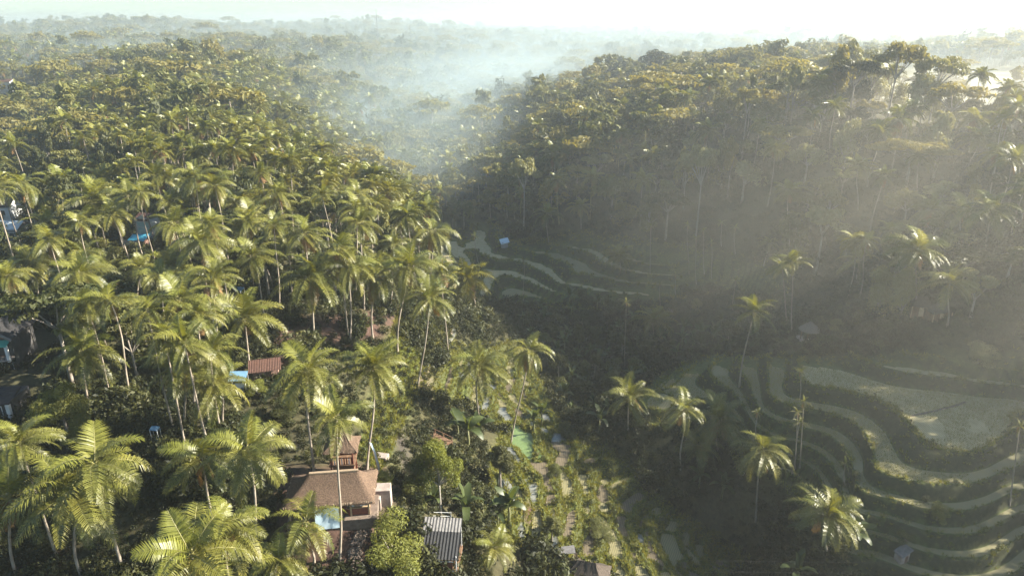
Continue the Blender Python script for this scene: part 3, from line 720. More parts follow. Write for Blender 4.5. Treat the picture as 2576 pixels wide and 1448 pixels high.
M['stone'] = simple('field_stone', (0.2, 0.155, 0.12), 0.9, (0.12, 0.09, 0.07), 2.5, 0.6)
M['glass'] = simple('window_glass', (0.03, 0.035, 0.04), 0.08, (0.05, 0.055, 0.06), 1, spec=0.8)
M['tile'] = simple('clay_tile', (0.11, 0.055, 0.042), 0.85, (0.06, 0.035, 0.03), 4, 0.3)
M['tile_dark'] = simple('dark_tile', (0.032, 0.03, 0.03), 0.85, (0.02, 0.019, 0.019), 4, 0.3)  # dark tile, its colour lowered further in place of shade on the roofs
M['rust'] = simple('rusty_tin', (0.12, 0.06, 0.042), 0.85, (0.065, 0.034, 0.026), 3, 0.2)
M['tin_black'] = simple('black_tin', (0.02, 0.02, 0.022), 0.6, (0.035, 0.034, 0.033), 3, spec=0.35)
M['tin_grey'] = simple('grey_tin', (0.22, 0.21, 0.195), 0.65, (0.13, 0.12, 0.115), 2)
M['tin_white'] = simple('white_tin', (0.6, 0.66, 0.68), 0.5, (0.42, 0.48, 0.5), 1)
M['tin_blue'] = simple('blue_tin', (0.08, 0.42, 0.58), 0.5, (0.06, 0.33, 0.5), 1)
M['tin_green'] = simple('green_tin', (0.06, 0.33, 0.26), 0.55, (0.045, 0.25, 0.2), 1)
M['tarp'] = simple('pale_tarpaulin', (0.55, 0.68, 0.74), 0.6, (0.45, 0.58, 0.66), 1.2, 0.4)
M['tarp_blue'] = simple('blue_tarpaulin', (0.14, 0.26, 0.36), 0.7, (0.1, 0.2, 0.3), 1.2, 0.4)
M['teal'] = simple('teal_print', (0.3, 0.55, 0.55), 0.6, (0.62, 0.72, 0.7), 0.9)
M['white_paint'] = simple('white_paint', (0.75, 0.75, 0.73), 0.6, (0.65, 0.65, 0.63), 2)
M['peach'] = simple('peach_plaster', (0.48, 0.29, 0.22), 0.85, (0.36, 0.22, 0.17), 1)
M['straw_end'] = simple('cut_straw', (0.4, 0.3, 0.2), 0.95, (0.24, 0.17, 0.11), 14, 0.5)
def part(name, mat, root, fn, smooth=False):
    b = MB(); fn(b); return b.build(name, M[mat] if isinstance(mat, str) else mat, root, smooth=smooth)
def boxpart(name, mat, root, c, s, rz=0.0, tilt=None):
    b = MB(); b.box(c, s, rz, 0, tilt); return b.build(name, M[mat], root)
def place(px, py, rz=0.0, dz=0.0, name=None, label=None, cat=None, group=None):
    p = hit(px, py); r = empty(name, (p.x, p.y, p.z + dz), rz); return tag(r, label, cat, group)
def thatch_mesh(L, W, ridge, z0, rise, thick, seed, shift=0.0, n=14):
    """hipped thatch: eaves L x W, ridge along X, slightly sagging slopes and a ragged thick edge"""
    r = random.Random(seed); b = MB()
    def surf(u, t, off):           # u runs round the eaves 0..4, t from the eave 0 to the ridge 1
        k = int(u) % 4; f = u - int(u); hl, hw = L / 2, W / 2
        c = [(-hl, -hw), (hl, -hw), (hl, hw), (-hl, hw)]; p = Vector((*c[k], 0)).lerp(Vector((*c[(k + 1) % 4], 0)), f)
        rr = [(-ridge / 2 + shift, 0), (ridge / 2 + shift, 0), (ridge / 2 + shift, 0), (-ridge / 2 + shift, 0)]; q = Vector((*rr[k], 0)).lerp(Vector((*rr[(k + 1) % 4], 0)), f)
        v = p.lerp(q, t); v.z = z0 + rise * (t - 0.16 * math.sin(math.pi * t)) + off
        return v
    U = 4 * n; T = 7
    for off, flip in ((0, False), (-thick, True)):
        vs = []
        for i in range(U):
            for j in range(T + 1):
                v = surf(i * 4 / U + 1e-9, j / T * 0.995, off); w = 0.03 if j else 0.09; v += Vector((r.uniform(-w, w), r.uniform(-w, w), r.uniform(-w, w) * 0.8))
                if j == 0 and off == 0: v.z -= 0.1
                vs.append(v)
        fs = []
        for i in range(U):
            for j in range(T):
                q = (i * (T + 1) + j, ((i + 1) % U) * (T + 1) + j, ((i + 1) % U) * (T + 1) + j + 1, i * (T + 1) + j + 1); fs.append(q[::-1] if flip else q)
        b.add(vs, fs)
    n1 = U * (T + 1)
    b.f += [(i * (T + 1), n1 + i * (T + 1), n1 + ((i + 1) % U) * (T + 1), ((i + 1) % U) * (T + 1)) for i in range(U)]; b.mi += [0] * U
    return b
def fringe(L, W, z, seed, n):
    r = random.Random(seed); b = MB()
    for i in range(n):
        u = r.uniform(0, 2 * (L + W)); hl, hw = L / 2, W / 2
        if u < L: p = Vector((-hl + u, -hw, z)); o = Vector((0, -1, 0))
        elif u < L + W: p = Vector((hl, -hw + u - L, z)); o = Vector((1, 0, 0))
        elif u < 2 * L + W: p = Vector((hl - (u - L - W), hw, z)); o = Vector((0, 1, 0))
        else: p = Vector((-hl, hw - (u - 2 * L - W), z)); o = Vector((-1, 0, 0))
        s = Vector((-o.y, o.x, 0)) * 0.05; d = o * r.uniform(-.05, .3) + Vector((0, 0, -r.uniform(.15, .45))); p = p - o * 0.2 + Vector((0, 0, .1))
        b.add([p - s, p + s, p + d], [(0, 1, 2)])
    return b
def corrugated(w, l, pitch, amp, slope):
    """ribs run along Y, falling towards -Y; origin at the upper edge's middle"""
    b = MB(); n = int(w / pitch * 4); vs = []
    for i in range(n + 1):
        x = -w / 2 + w * i / n; z = amp * math.sin(i * math.pi / 2) 
        for yy in (0, -l): vs.append((x, yy * math.cos(slope), z + yy * math.sin(slope)))
    b.add(vs, [(2 * i, 2 * i + 1, 2 * i + 3, 2 * i + 2) for i in range(n)]); return b
def gable_roof(L, W, z0, rise, th, over=0.0):
    b = MB()
    for s in (-1, 1):
        ln = math.hypot(W / 2, rise); a = math.atan2(rise, W / 2)
        b.box((0, s * W / 4, z0 + rise / 2), (L, ln, th), 0, 0, (-s * a, 0, 0))
    return b
def tiles_on(root, L, W, z0, rise, mat, nx, ny, name='roof_tile'):
    """courses of tiles as parts, on a gable roof with its ridge along X"""
    ln = math.hypot(W / 2, rise) / ny; a = math.atan2(rise, W / 2); b = MB(); b.box((0, 0, 0), (L / nx * 0.96, ln * 1.12, 0.05)); me = b.mesh(name, M[mat])
    for s in (-1, 1):
        for j in range(ny):
            for i in range(nx):
                t = (j + 0.5) / ny; o = link(name, me, root, (-L / 2 + (i + .5) * L / nx, s * W / 2 * (1 - t), z0 + rise * t + 0.09 + rnd.uniform(-.01, .02))); o.rotation_euler = (-s * (a - 0.06), 0, 0)
def windows(root, spots, w, h, normal_y=-1):
    for x, y, z in spots:
        f = boxpart('window', 'white_paint', root, (x, y, z), (w + .16, .09, h + .16)); boxpart('pane', 'glass', f, (x, y + normal_y * .06, z), (w, .03, h))

# thatched house with an open shop front
hs = place(835, 1303, R(7), 0.0, 'thatched_house', 'brown thatched house with open red shop front in the sunlit clearing', 'house')
hs.location.x += 1.8 * -math.sin(R(7)); hs.location.y += 1.8 * math.cos(R(7)); hs.location.z = max(float(ground_z(hs.location.x, hs.location.y)), hs.location.z) + 0.1
boxpart('floor', 'stone', hs, (0.2, 0, -0.45), (9.4, 6.2, 1.3))
thatch_mesh(9.6, 6.0, 5.2, 2.2, 2.1, 0.25, 5, 0.4).build('roof', M['thatch'], hs, smooth=True)
rf = [o for o in hs.children if o.name.startswith('roof')][0]
tag(fringe(9.6, 6.0, 2.15, 3, 700).build('straw_fringe', M['straw_end'], rf), None, None, None, 'stuff')
part('roof_ridge', 'straw_end', rf, lambda b: b.tube([(-2.2, 0, 4.27), (0.3, .03, 4.24), (3.0, 0, 4.28)], [.17, .2, .17], 7))
boxpart('wall', 'wood_red', hs, (0, 2.0, 1.2), (7.8, .16, 2.0)); boxpart('wall', 'wood_red', hs, (-3.9, 0, 1.2), (.16, 3.9, 2.0)); boxpart('wall', 'wood_red', hs, (0.9, -1.9, 1.2), (2.0, .14, 2.0)); boxpart('wall', 'wood_red', hs, (3.9, 0.3, 1.2), (.14, 3.4, 2.0))
for x in (-4.2, -2.0, 0.0, 2.2, 4.1): boxpart('post', 'wood_pale', hs, (x, -2.4, 1.1), (.18, .18, 2.1))
ct = boxpart('counter', 'wood_red', hs, (3.0, -2.0, .65), (2.2, .7, .9)); boxpart('shelf_board', 'wood_pale', hs, (3.0, -0.8, 1.5), (2.2, .4, .06)); boxpart('shelf_board', 'wood_pale', hs, (3.0, -2.0, 1.13), (2.5, .85, .06))
for k in range(7):
    o = boxpart('basket', rnd.choice(('peach', 'wood_pale', 'white_paint', 'plaster')), None, (0, 0, .13), (.26, .26, .26)); o.location = hs.matrix_world @ Vector((0, 0, 0)); bpy.context.view_layer.update()
    o.location = hs.matrix_world @ Vector((2.1 + k * .3, -2.0, 1.165)); o.rotation_euler = (0, 0, R(7)); tag(o, 'small box of goods standing on the shop counter of the thatched house', 'goods', 'boxes of goods on the shop counter')
# pale blue tarpaulin hung at the front, and things of the yard
bpy.context.view_layer.update()
def on_house(v): return hs.matrix_world @ Vector(v)
def sheet(name, mat, P0, P1, P2, P3, nu, nv, sag, seed, label, cat, group=None):
    r = random.Random(seed); P0, P1, P2, P3 = map(Vector, (P0, P1, P2, P3)); c = (P0 + P1 + P2 + P3) / 4; vs = []; nn = (P1 - P0).cross(P3 - P0).normalized()
    for i in range(nu + 1):
        for j in range(nv + 1):
            u, v = i / nu, j / nv; p = P0.lerp(P1, u).lerp(P3.lerp(P2, u), v) - c; p = p + nn * r.uniform(-.05, .05) - Vector((0, 0, sag * math.sin(math.pi * u) * math.sin(math.pi * v))); vs.append(p)
    q = [(i * (nv + 1) + j, (i + 1) * (nv + 1) + j, (i + 1) * (nv + 1) + j + 1, i * (nv + 1) + j + 1) for i in range(nu) for j in range(nv)]
    b = MB(); b.add(vs, q); n0 = len(vs); b.add([v - nn * .03 for v in vs], [f[::-1] for f in q])
    o = b.build(name, M[mat], None, c, smooth=True); return tag(o, label, cat, group)
sheet('tarpaulin', 'tarp', on_house((-1.4, -3.4, 2.1)), on_house((1.1, -3.5, 2.3)), on_house((1.2, -4.2, .25)), on_house((-1.3, -4.1, .05)), 8, 6, .15, 4, 'pale blue tarpaulin sheet hung at the front of the thatched house', 'tarpaulin')
def block(px, py, size, rz, mat, label, cat='concrete block', name='concrete_block', dz=0):
    p = hit(px, py); o = boxpart(name, mat, None, (0, 0, size[2] / 2 - .4), (size[0], size[1], size[2] + .4)); o.location = (p.x, p.y, p.z + dz); o.rotation_euler = (0, 0, rz)
    m = o.modifiers.new('edge', 'BEVEL'); m.width = .04; m.segments = 1; return tag(o, label, cat)
block(960, 1262, (2.3, 1.5, 2.3), R(5), 'concrete', 'tall pale concrete block right of the thatched house')
block(938, 1266, (1.9, 1.4, 1.3), R(5), 'concrete', 'low dark-fronted concrete block between the thatched house and the tall block')
block(917, 1296, (2.6, 1.5, 1.2), R(8), 'concrete', 'pale concrete platform at the right corner of the thatched house', 'platform', 'concrete_platform')
block(960, 1152, (1.7, 1.2, .7), R(-12), 'concrete', 'open concrete basin on the path above the thatched house', 'basin', 'concrete_basin')
# stepped stone causeway below the house: each stone its own piece
cw = place(930, 1320, 0, 0, 'stone_causeway', 'pale stone causeway running down from the thatched house to the shrubs', 'causeway'); line = [(938, 1290), (925, 1318), (905, 1350), (893, 1385), (895, 1420), (900, 1446)]
bm_ = bmesh.new(); bmesh.ops.create_icosphere(bm_, subdivisions=1, radius=.5); sm = []
for k in range(4):
    me = bpy.data.meshes.new('stone'); b2 = bm_.copy()
    for v in b2.verts: v.co *= rnd.uniform(.75, 1.2)
    b2.to_mesh(me); b2.free(); me.materials.append(M['stone']); sm.append(me)
bm_.free()
for i in range(len(line) - 1):
    for k in range(7):
        t = (k + .5) / 7; px = line[i][0] + (line[i + 1][0] - line[i][0]) * t; py = line[i][1] + (line[i + 1][1] - line[i][1]) * t; p = hit(px, py)
        for q in (-.6, -.2, .2, .6):
            o = link('stone', rnd.choice(sm), cw); x, y = p.x + q * .75 + rnd.uniform(-.15, .15), p.y + rnd.uniform(-.2, .2); o.location = Vector((x, y, float(ground_z(x, y)) + .12)) - cw.location; o.rotation_euler = (rnd.uniform(-.3, .3), rnd.uniform(-.3, .3), rnd.uniform(0, 6)); o.scale = (rnd.uniform(.4, .65), rnd.uniform(.35, .6), rnd.uniform(.3, .5))
# balcony pavilion behind the thatched house
pv = place(868, 1196, R(5), 0, 'balcony_pavilion', 'small two-level pavilion with red and white railing behind the thatched roof', 'pavilion')
pv.location.z += 0.3
boxpart('floor', 'wood', pv, (0, 0, 1.9), (2.9, 2.4, .2)); thatch_mesh(3.9, 3.4, .6, 4.1, 1.7, .2, 9).build('roof', M['thatch'], pv)
for sx in (-1.25, 1.25):
    for sy in (-1, 1): boxpart('post', 'wood_red', pv, (sx, sy, 1.9), (.16, .16, 4.6))
boxpart('rail', 'wood_red', pv, (0, -1.05, 2.9), (2.5, .09, .09)); boxpart('wall', 'wood_red', pv, (0, 1.05, 3.0), (2.5, .08, 2.0)); boxpart('wall', 'wood', pv, (0, 0.2, 0.6), (2.3, 1.6, 2.5))
for k in range(9): boxpart('baluster', 'plaster' if k % 3 == 1 else 'wood_red', pv, (-1.1 + k * .275, -1.05, 2.42), (.13, .05, .86))
# corrugated shed
sh = place(1112, 1396, R(-4), 0, 'corrugated_shed', 'open shed with black and grey corrugated roof at the terrace edge', 'shed')
z = 3.0
for k, (mat, y0, z0, l, w) in enumerate((('tin_grey', 1.9, 3.75, 1.75, 4.3), ('tin_black', .35, 3.2, 3.3, 4.5))):
    for q in range(4):
        o = corrugated(w / 4 + .06, l, .35, .03, R(20 if k == 0 else 24)).build('roofing_sheet', M[mat], sh); o.location = (-w / 2 + (q + .5) * w / 4, y0, z0 + .012 * (q % 2) - .03 * k)
for x in (-2.0, 2.0):
    for y in (-2.4, 1.7): boxpart('post', 'white_paint', sh, (x, y, .6 if y < 0 else 1.2), (.1, .1, 3.0 if y < 0 else 4.4))
boxpart('panel', 'wood_red', sh, (.3, -2.45, .8), (2.6, .06, 1.2)); boxpart('rail', 'white_paint', sh, (.3, -2.5, 1.45), (2.8, .07, .07)); boxpart('rail', 'white_paint', sh, (.3, -2.5, .15), (2.8, .07, .07)); boxpart('floor', 'wood', sh, (0, -.3, -.25), (4.2, 4.4, .5))
wf = place(1106, 1310, R(-2), 0, 'white_railing', 'white metal railing frame standing behind the corrugated shed', 'railing')
for zz_ in (.1, .75, 1.3): boxpart('rail', 'white_paint', wf, (0, 0, zz_), (2.9, .06, .06))
for x in (-1.4, 1.4): boxpart('post', 'white_paint', wf, (x, 0, .6), (.07, .07, 1.6))
# rust-red hut and blue lean-to
rh = place(672, 950, R(16), 0, 'rust_roofed_hut', 'hut with rust-red tin roof among the palms', 'hut')
boxpart('wall', 'peach', rh, (0, 0, .9), (3.6, 2.8, 2.2))
for s in (-1, 1):
    for q in range(4):
        b = corrugated(1.15, 2.3, .22, .03, R(28)); o = b.build('roofing_sheet', M['rust'], rh); o.location = (-1.68 + q * 1.12, 0, 3.15 + .01 * (q % 2)); o.rotation_euler = (0, 0, 0 if s < 0 else math.pi)
        if s > 0: o.location.x = 1.68 - q * 1.12
part('gable', 'peach', rh, lambda b: b.add([(1.8, -1.4, 2), (1.8, 1.4, 2), (1.8, 0, 2.9)], [(0, 1, 2)])); boxpart('door', 'wood', rh, (.4, -1.43, .9), (.8, .06, 1.8))
lt = place(604, 985, R(8), 0, 'blue_lean_to', 'lean-to with pale blue tarpaulin roof and white cloth below the rust-red hut', 'shelter')
part('canopy', 'tarp_blue', lt, lambda b: b.box((0, 0, 2.5), (2.4, 2.0, .06), 0, 0, (R(16), R(4), 0)))
for x in (-1.1, 1.1):
    for y in (-.9, .9): boxpart('post', 'white_paint', lt, (x, y, 1.1), (.07, .07, 2.6))
boxpart('cloth', 'plaster', lt, (.35, -.9, 1.0), (1.1, .04, 1.7))
for px, py, w, lab in ((397, 1116, 1.0, 'small blue tarpaulin on thin poles in the dark gap'), (606, 840, 1.6, 'torn blue tarpaulin half hidden left of the rust-red hut'), (603, 756, 1.8, 'blue tarpaulin scrap between the shaded palms'), (468, 606, 2.4, 'blue tin roof peeping out behind the palm right of the billboard wall')):
    t_ = place(px, py, rnd.uniform(-.3, .3), 0, 'tarpaulin_shelter', lab, 'shelter'); part('canopy', 'tarp_blue', t_, lambda b: b.box((0, 0, 2.3), (w, w * .8, .05), 0, 0, (R(14), R(6), 0)))
    for s in (-1, 1):
        for y in (-.35, .35): boxpart('post', 'white_paint', t_, (s * w * .45, y * w, 1.05), (.06, .06, 2.5))
# carved-gable house cut by the left edge
lh = place(12, 900, R(8), 0, 'gabled_house', 'two-storey house with tiled gable and green awning at the left edge', 'house')
lh.location.z -= 2.4
boxpart('wall', 'wall_dark', lh, (0, 0, 3.2), (6.5, 6, 7.2))
lg = empty('gable_front', (0, 0, 0)); lg.parent = lh
part('gable', 'wood', lh, lambda b: b.add([(-3.4, -3.02, 6.8), (3.4, -3.02, 6.8), (0, -3.02, 9.5), (-3.4, -2.9, 6.8), (3.4, -2.9, 6.8), (0, -2.9, 9.5)], [(0, 1, 2), (5, 4, 3)]))
bpy.data.objects.remove(lg)
for s in (-1, 1):
    a = math.atan2(2.9, 3.7); ln = math.hypot(2.9, 3.7)
    o = boxpart('roof', 'tile_dark', lh, (0, 0, 0), (ln, 7.4, .14)); o.location = (s * 1.85, 0, 8.2); o.rotation_euler = (0, s * a, 0)
    bb = MB(); bb.box((0, 0, 0), (.5, .84, .06)); tm = bb.mesh('roof_tile', M['tile_dark'])
    for i in range(9):
        for j in range(9):
            q = link('roof_tile', tm, lh); t = (i + .5) / 9; q.location = (s * 3.7 * t, -3.3 + j * .825, 9.76 - 2.9 * t + .02 * (j % 2)); q.rotation_euler = (0, s * (a - .05), 0)
    o = boxpart('fascia', 'tin_grey', lh, (0, 0, 0), (ln, .12, .35)); o.location = (s * 1.85, -3.72, 8.15); o.rotation_euler = (0, s * a, 0)
windows(lh, [(0, -3.04, 7.5)], 1.5, .9); windows(lh, [(-2, -3.02, 2.0), (2.0, -3.02, 2.0)], 1.3, 1.6)
o = boxpart('awning', 'tin_green', lh, (0, 0, 0), (6.6, 1.5, .1)); o.location = (-.1, -3.7, 6.3); o.rotation_euler = (R(18), 0, 0)
boxpart('balcony', 'concrete', lh, (0, -3.7, 3.9), (6.4, 1.4, .2)); boxpart('balcony_rail', 'wood', lh, (0, -4.3, 4.7), (6.4, .06, .08))
for k in range(13): boxpart('baluster', 'wood', lh, (-3 + k * .5, -4.3, 4.35), (.06, .06, .7))
boxpart('pillar', 'plaster', lh, (3.05, -4.2, 4.9), (.35, .35, 2.4))
l2 = place(14, 1045, R(6), 0, 'white_pillared_house', 'dark low house with slate roof and white corner pillar at the left edge', 'house')
boxpart('wall', 'wall_dark', l2, (0, .6, 1.4), (4.5, 4, 3.2)); o = boxpart('roof', 'tile_dark', l2, (0, 0, 0), (5.2, 3.4, .12)); o.location = (0, -1.0, 3.5); o.rotation_euler = (R(14), 0, 0)
for k in range(6):
    for j in range(4):
        o = boxpart('roof_tile', 'tile_dark', l2, (0, 0, 0), (.84, .88, .05)); o.location = (-2.15 + k * .86, -2.3 + j * .82, 3.28 + j * .205); o.rotation_euler = (R(11), 0, 0)
boxpart('pillar', 'plaster', l2, (2.1, -2.2, 1.4), (.45, .45, 3.4)); boxpart('pillar', 'plaster', l2, (-2.1, -2.2, 1.4), (.45, .45, 3.4)); boxpart('plinth', 'concrete', l2, (0, -1.8, -.3), (5, 1.6, .8)); windows(l2, [(0, -1.42, 1.5)], 1.4, 1.3)
# long white building and others along the left edge
def house(px, py, rz, L, W, H, rise, wall, roof, name, label, wins=2, nx=0, cat='house'):
    h = place(px, py, rz, 0, name, label, cat); boxpart('wall', wall, h, (0, 0, H / 2 - .6), (L, W, H + 1.2))
    gable_roof(L + .7, W + .8, H + .02, rise, .12).build('roof', M[roof], h)
    for s in (-1, 1): part('gable', wall, h, lambda b: b.add([(s * (L / 2 - .02), -W / 2, H), (s * (L / 2 - .02), W / 2, H), (s * (L / 2 - .02), 0, H + rise * .9)], [(0, 1, 2) if s > 0 else (2, 1, 0)]))
    windows(h, [(-L / 2 + (k + .5) * L / wins, -W / 2 - .02, H * .55) for k in range(wins)], min(1.1, L / wins * .5), H * .36)
    if nx: tiles_on(h, L + .7, W + .8, H, rise, roof, nx, 4)
    return h
house(22, 600, R(4), 9, 6, 3.2, 1.5, 'plaster_grey', 'tin_white', 'long_white_building', 'long building with pale tin roof behind the dark palm at the left edge', 3, 0, 'building')
house(12, 545, R(4), 7, 6, 3.4, 1.7, 'plaster', 'tile_dark', 'dark_roofed_house', 'house with dark roof and white gable just behind the long pale-roofed building', 2, 9)
house(26, 232, R(-5), 8, 7, 6.5, 1.5, 'plaster', 'tile', 'white_house', 'upper white two-storey house on the far left among the palms', 3)
house(16, 282, R(5), 10, 7, 5, 1.4, 'plaster', 'tin_white', 'white_house', 'lower white house with dark windows on the far left', 4)
house(14, 385, R(0), 8, 6, 3, 1.7, 'peach', 'tile', 'red_tiled_house', 'house with dark red tiled roof in the shade on the far left', 2, 10)
# billboard wall and blue roofs
bw = place(366, 606, R(-14), 0, 'billboard_house', 'white gabled house front with a teal and white billboard on it', 'house'); boxpart('wall', 'plaster', bw, (0, 1.6, 2.2), (4.0, 3.2, 5.0)); part('gable', 'plaster', bw, lambda b: b.add([(-2, -.02, 4.7), (2, -.02, 4.7), (.2, -.02, 6.0), (-2, .1, 4.7), (2, .1, 4.7), (.2, .1, 6.0)], [(0, 1, 2), (5, 4, 3)]))
bd = boxpart('billboard', 'teal', bw, (.3, -.2, 3.1), (2.8, .1, 3.0)); boxpart('billboard_frame', 'white_paint', bd, (.3, -.26, 4.5), (2.9, .06, .2)); boxpart('billboard_frame', 'white_paint', bd, (.3, -.26, 3.2), (2.9, .06, .16)); gable_roof(3.6, 4.4, 4.75, 1.2, .1).build('roof', M['tile'], bw)
[o for o in bw.children if o.name.startswith('roof')][0].location.y = 1.7
br = place(352, 628, R(-10), 0, 'blue_roofed_stall', 'stall with bright blue tin roof and peach wall below the billboard', 'stall'); boxpart('wall', 'peach', br, (0, 0, .9), (3.6, 2.4, 2.4)); o = boxpart('roof', 'tin_blue', br, (0, 0, 0), (4.2, 3.2, .08)); o.location = (0, -.1, 2.5); o.rotation_euler = (R(20), R(-4), 0); boxpart('shutter', 'tin_white', br, (.4, -1.24, .9), (1.8, .05, 1.5))
gr = place(330, 640, R(-10), 0, 'grey_roofed_stall', 'low stall with grey corrugated roof left of the blue-roofed stall', 'stall'); boxpart('wall', 'plaster_grey', gr, (0, 0, .7), (3.8, 2.4, 2.0))
for q in range(4):
    o = corrugated(1.1, 3.2, .25, .04, R(16)).build('roofing_sheet', M['tin_grey'], gr); o.location = (-1.6 + q * 1.07, 1.5, 2.6 + .012 * (q % 2))
# huts of the valley
vh = place(1269, 622, R(12), 0, 'valley_hut', 'tiny field hut with pale blue roof on the valley terraces', 'hut'); boxpart('wall', 'plaster_grey', vh, (0, 0, 1), (2.2, 1.8, 2.0)); o = boxpart('roof', 'tarp', vh, (0, 0, 0), (3.0, 2.8, .08)); o.location = (0, 0, 2.3); o.rotation_euler = (R(20), R(-10), 0)
cp = place(2033, 852, 0, 0, 'umbrella_pavilion', 'round pavilion with conical thatched roof on the right slope', 'pavilion')
part('roof', 'thatch_pale', cp, lambda b: b.add([(0, 0, 3.9)] + [((1.0 + .05 * (k % 2)) * 1.0 * math.cos(k * math.pi / 8), (1.0 + .05 * (k % 2)) * math.sin(k * math.pi / 8), 3.1) for k in range(16)] + [((2.1 + .1 * (k % 2)) * math.cos(k * math.pi / 8), (2.1 + .1 * (k % 2)) * math.sin(k * math.pi / 8), 2.1) for k in range(16)], [(0, 1 + k, 1 + (k + 1) % 16) for k in range(16)] + [(1 + k, 17 + k, 17 + (k + 1) % 16, 1 + (k + 1) % 16) for k in range(16)]))
for k in range(6): boxpart('post', 'wood', cp, (1.6 * math.cos(k * 1.047), 1.6 * math.sin(k * 1.047), 1), (.12, .12, 2.6))
boxpart('bench', 'white_paint', cp, (.2, -.9, .45), (1.5, .5, .12)); boxpart('floor', 'concrete', cp, (0, 0, -.2), (3.4, 3.4, .5))
def thatch_hut(px, py, rz, L, W, label, mat, H=2.0):
    h = place(px, py, rz, 0, 'thatched_hut', label, 'hut'); boxpart('wall', 'wood', h, (0, 0, H / 2 - .3), (L * .8, W * .75, H + .6)); rr_ = thatch_mesh(L, W, L * .45, H, W * .42, .18, int(px)).build('roof', M[mat], h); boxpart('door', 'wood_pale', h, (0, -W * .385, H * .45), (.8, .05, H * .8))
    for s in (-1, 1): boxpart('post', 'wood_pale', h, (s * L * .45, -W * .45, H / 2 - .2), (.12, .12, H + .4))
    return h
thatch_hut(2312, 790, R(-20), 3.6, 3.4, 'grey thatched hut beside the white palm trunk on the right slope', 'thatch_dark', 2.2)
thatch_hut(2356, 796, R(10), 4.2, 3.0, 'low thatched hut between the two yellow-green palms', 'thatch_dark', 1.4)
wh = place(2266, 1408, R(20), 0, 'white_sided_hut', 'small hut with white side wall and tilted roof at the lower right', 'hut'); boxpart('wall', 'concrete', wh, (0, 0, .6), (1.4, 1.2, 1.5)); o = boxpart('roof', 'tin_grey', wh, (0, 0, 0), (2.0, 1.6, .06)); o.location = (.1, 0, 1.65); o.rotation_euler = (0, R(-26), 0); boxpart('door', 'wood', wh, (.2, -.62, .6), (.5, .05, 1.1))
bh = place(1462, 1475, R(-14), 0, 'dark_thatched_hut', 'large dark thatched roof cut by the bottom edge below the near terraces', 'hut'); boxpart('wall', 'wood', bh, (0, 0, .8), (5.6, 3.8, 2.6)); thatch_mesh(7.2, 5.6, 2.2, 2.0, 2.4, .25, 77, .6).build('roof', M['thatch_dark'], bh)
ls = place(1424, 1412, R(4), 0, 'grey_lean_to', 'grey flat lean-to roof beside the dark thatched hut at the bottom', 'shelter'); o = boxpart('roof', 'tin_grey', ls, (0, 0, 0), (2.3, 1.3, .08)); o.location = (0, 0, 2.0); o.rotation_euler = (R(10), R(-5), 0)
for x in (-1.3, 1.3):
    for y in (-.6, .6): boxpart('post', 'wood', ls, (x, y, .8), (.09, .09, 2.3))
# banner, deck, channels, masts, wires
pn_ = place(947, 1197, 0, 0, 'cloth_banner', 'long pale blue cloth banner on a slanted bamboo pole by the bright palm', 'banner'); pts_ = [Vector((.25, 0, -.3)), Vector((.1, 0, 2)), Vector((-.2, 0, 3.8)), Vector((-.55, 0, 5.0))]
part('pole', 'wood_pale', pn_, lambda b: b.tube(pts_, [.05, .045, .035, .02], 6)); part('cloth', 'tarp', pn_, lambda b: b.add([(p.x + .06, p.y - .03 * k % 2, p.z - .1) for k, p in enumerate(pts_[1:])] + [(p.x + .42 - .06 * k, p.y - .12 + .1 * k, p.z - .35) for k, p in enumerate(pts_[1:])] + [(.5, -.1, .5), (.3, 0, .7)], [(0, 3, 4, 1), (1, 4, 5, 2), (7, 6, 3, 0)]))
dk = place(1092, 1104, R(-38), 0, 'viewing_deck', 'brown earth viewing deck with low rails on the slope right of the path', 'deck'); 
for k in range(12): boxpart('plank', 'wood', dk, (-2.6 + k * .47, 0, .12 + rnd.uniform(-.01, .01)), (.43, 2.4, .1))
for y in (-1.15, 1.15): boxpart('rail', 'wood', dk, (0, y, .8), (5.6, .09, .09))
for x in (-2.6, -.9, .9, 2.6):
    for y in (-1.15, 1.15): boxpart('post', 'wood', dk, (x, y, .2), (.1, .1, 1.3))
def ribbon(name, line, w, mat, label, up=.06):
    P = []
    for (x0, y0), (x1, y1) in zip(line[:-1], line[1:]):
        for k in range(6): P.append(hit(x0 + (x1 - x0) * k / 6, y0 + (y1 - y0) * k / 6))
    P.append(hit(*line[-1])); vs = []
    for i, p in enumerate(P):
        t = (P[min(i + 1, len(P) - 1)] - P[max(i - 1, 0)]); t.z = 0; t.normalize(); nrm = Vector((-t.y, t.x, 0)) * w / 2
        zz_ = max(float(ground_z(p.x + nrm.x, p.y + nrm.y)), float(ground_z(p.x - nrm.x, p.y - nrm.y)), p.z) + up
        vs += [(p.x - nrm.x, p.y - nrm.y, zz_), (p.x + nrm.x, p.y + nrm.y, zz_)]
    n0 = len(vs); low = [(x, y, z_ - .5) for x, y, z_ in vs]; m = len(P); b = MB()
    b.add(vs + low, [(2 * i, 2 * i + 1, 2 * i + 3, 2 * i + 2) for i in range(m - 1)] + [(2 * i, 2 * i + 2, n0 + 2 * i + 2, n0 + 2 * i) for i in range(m - 1)] + [(2 * i + 1, n0 + 2 * i + 1, n0 + 2 * i + 3, 2 * i + 3) for i in range(m - 1)])
    return tag(b.build(name, mat), label, None, None, 'structure')
ribbon('water_channel', [(1124, 808), (1138, 822), (1144, 842), (1128, 862), (1100, 890), (1072, 920)], .75, PM['water'], 'narrow irrigation channel curving along the upper edge of the near terraces')
ribbon('water_channel', [(1270, 1205), (1280, 1225), (1287, 1250), (1289, 1278)], .8, PM['water'], 'short bright water channel left of the small near paddies')
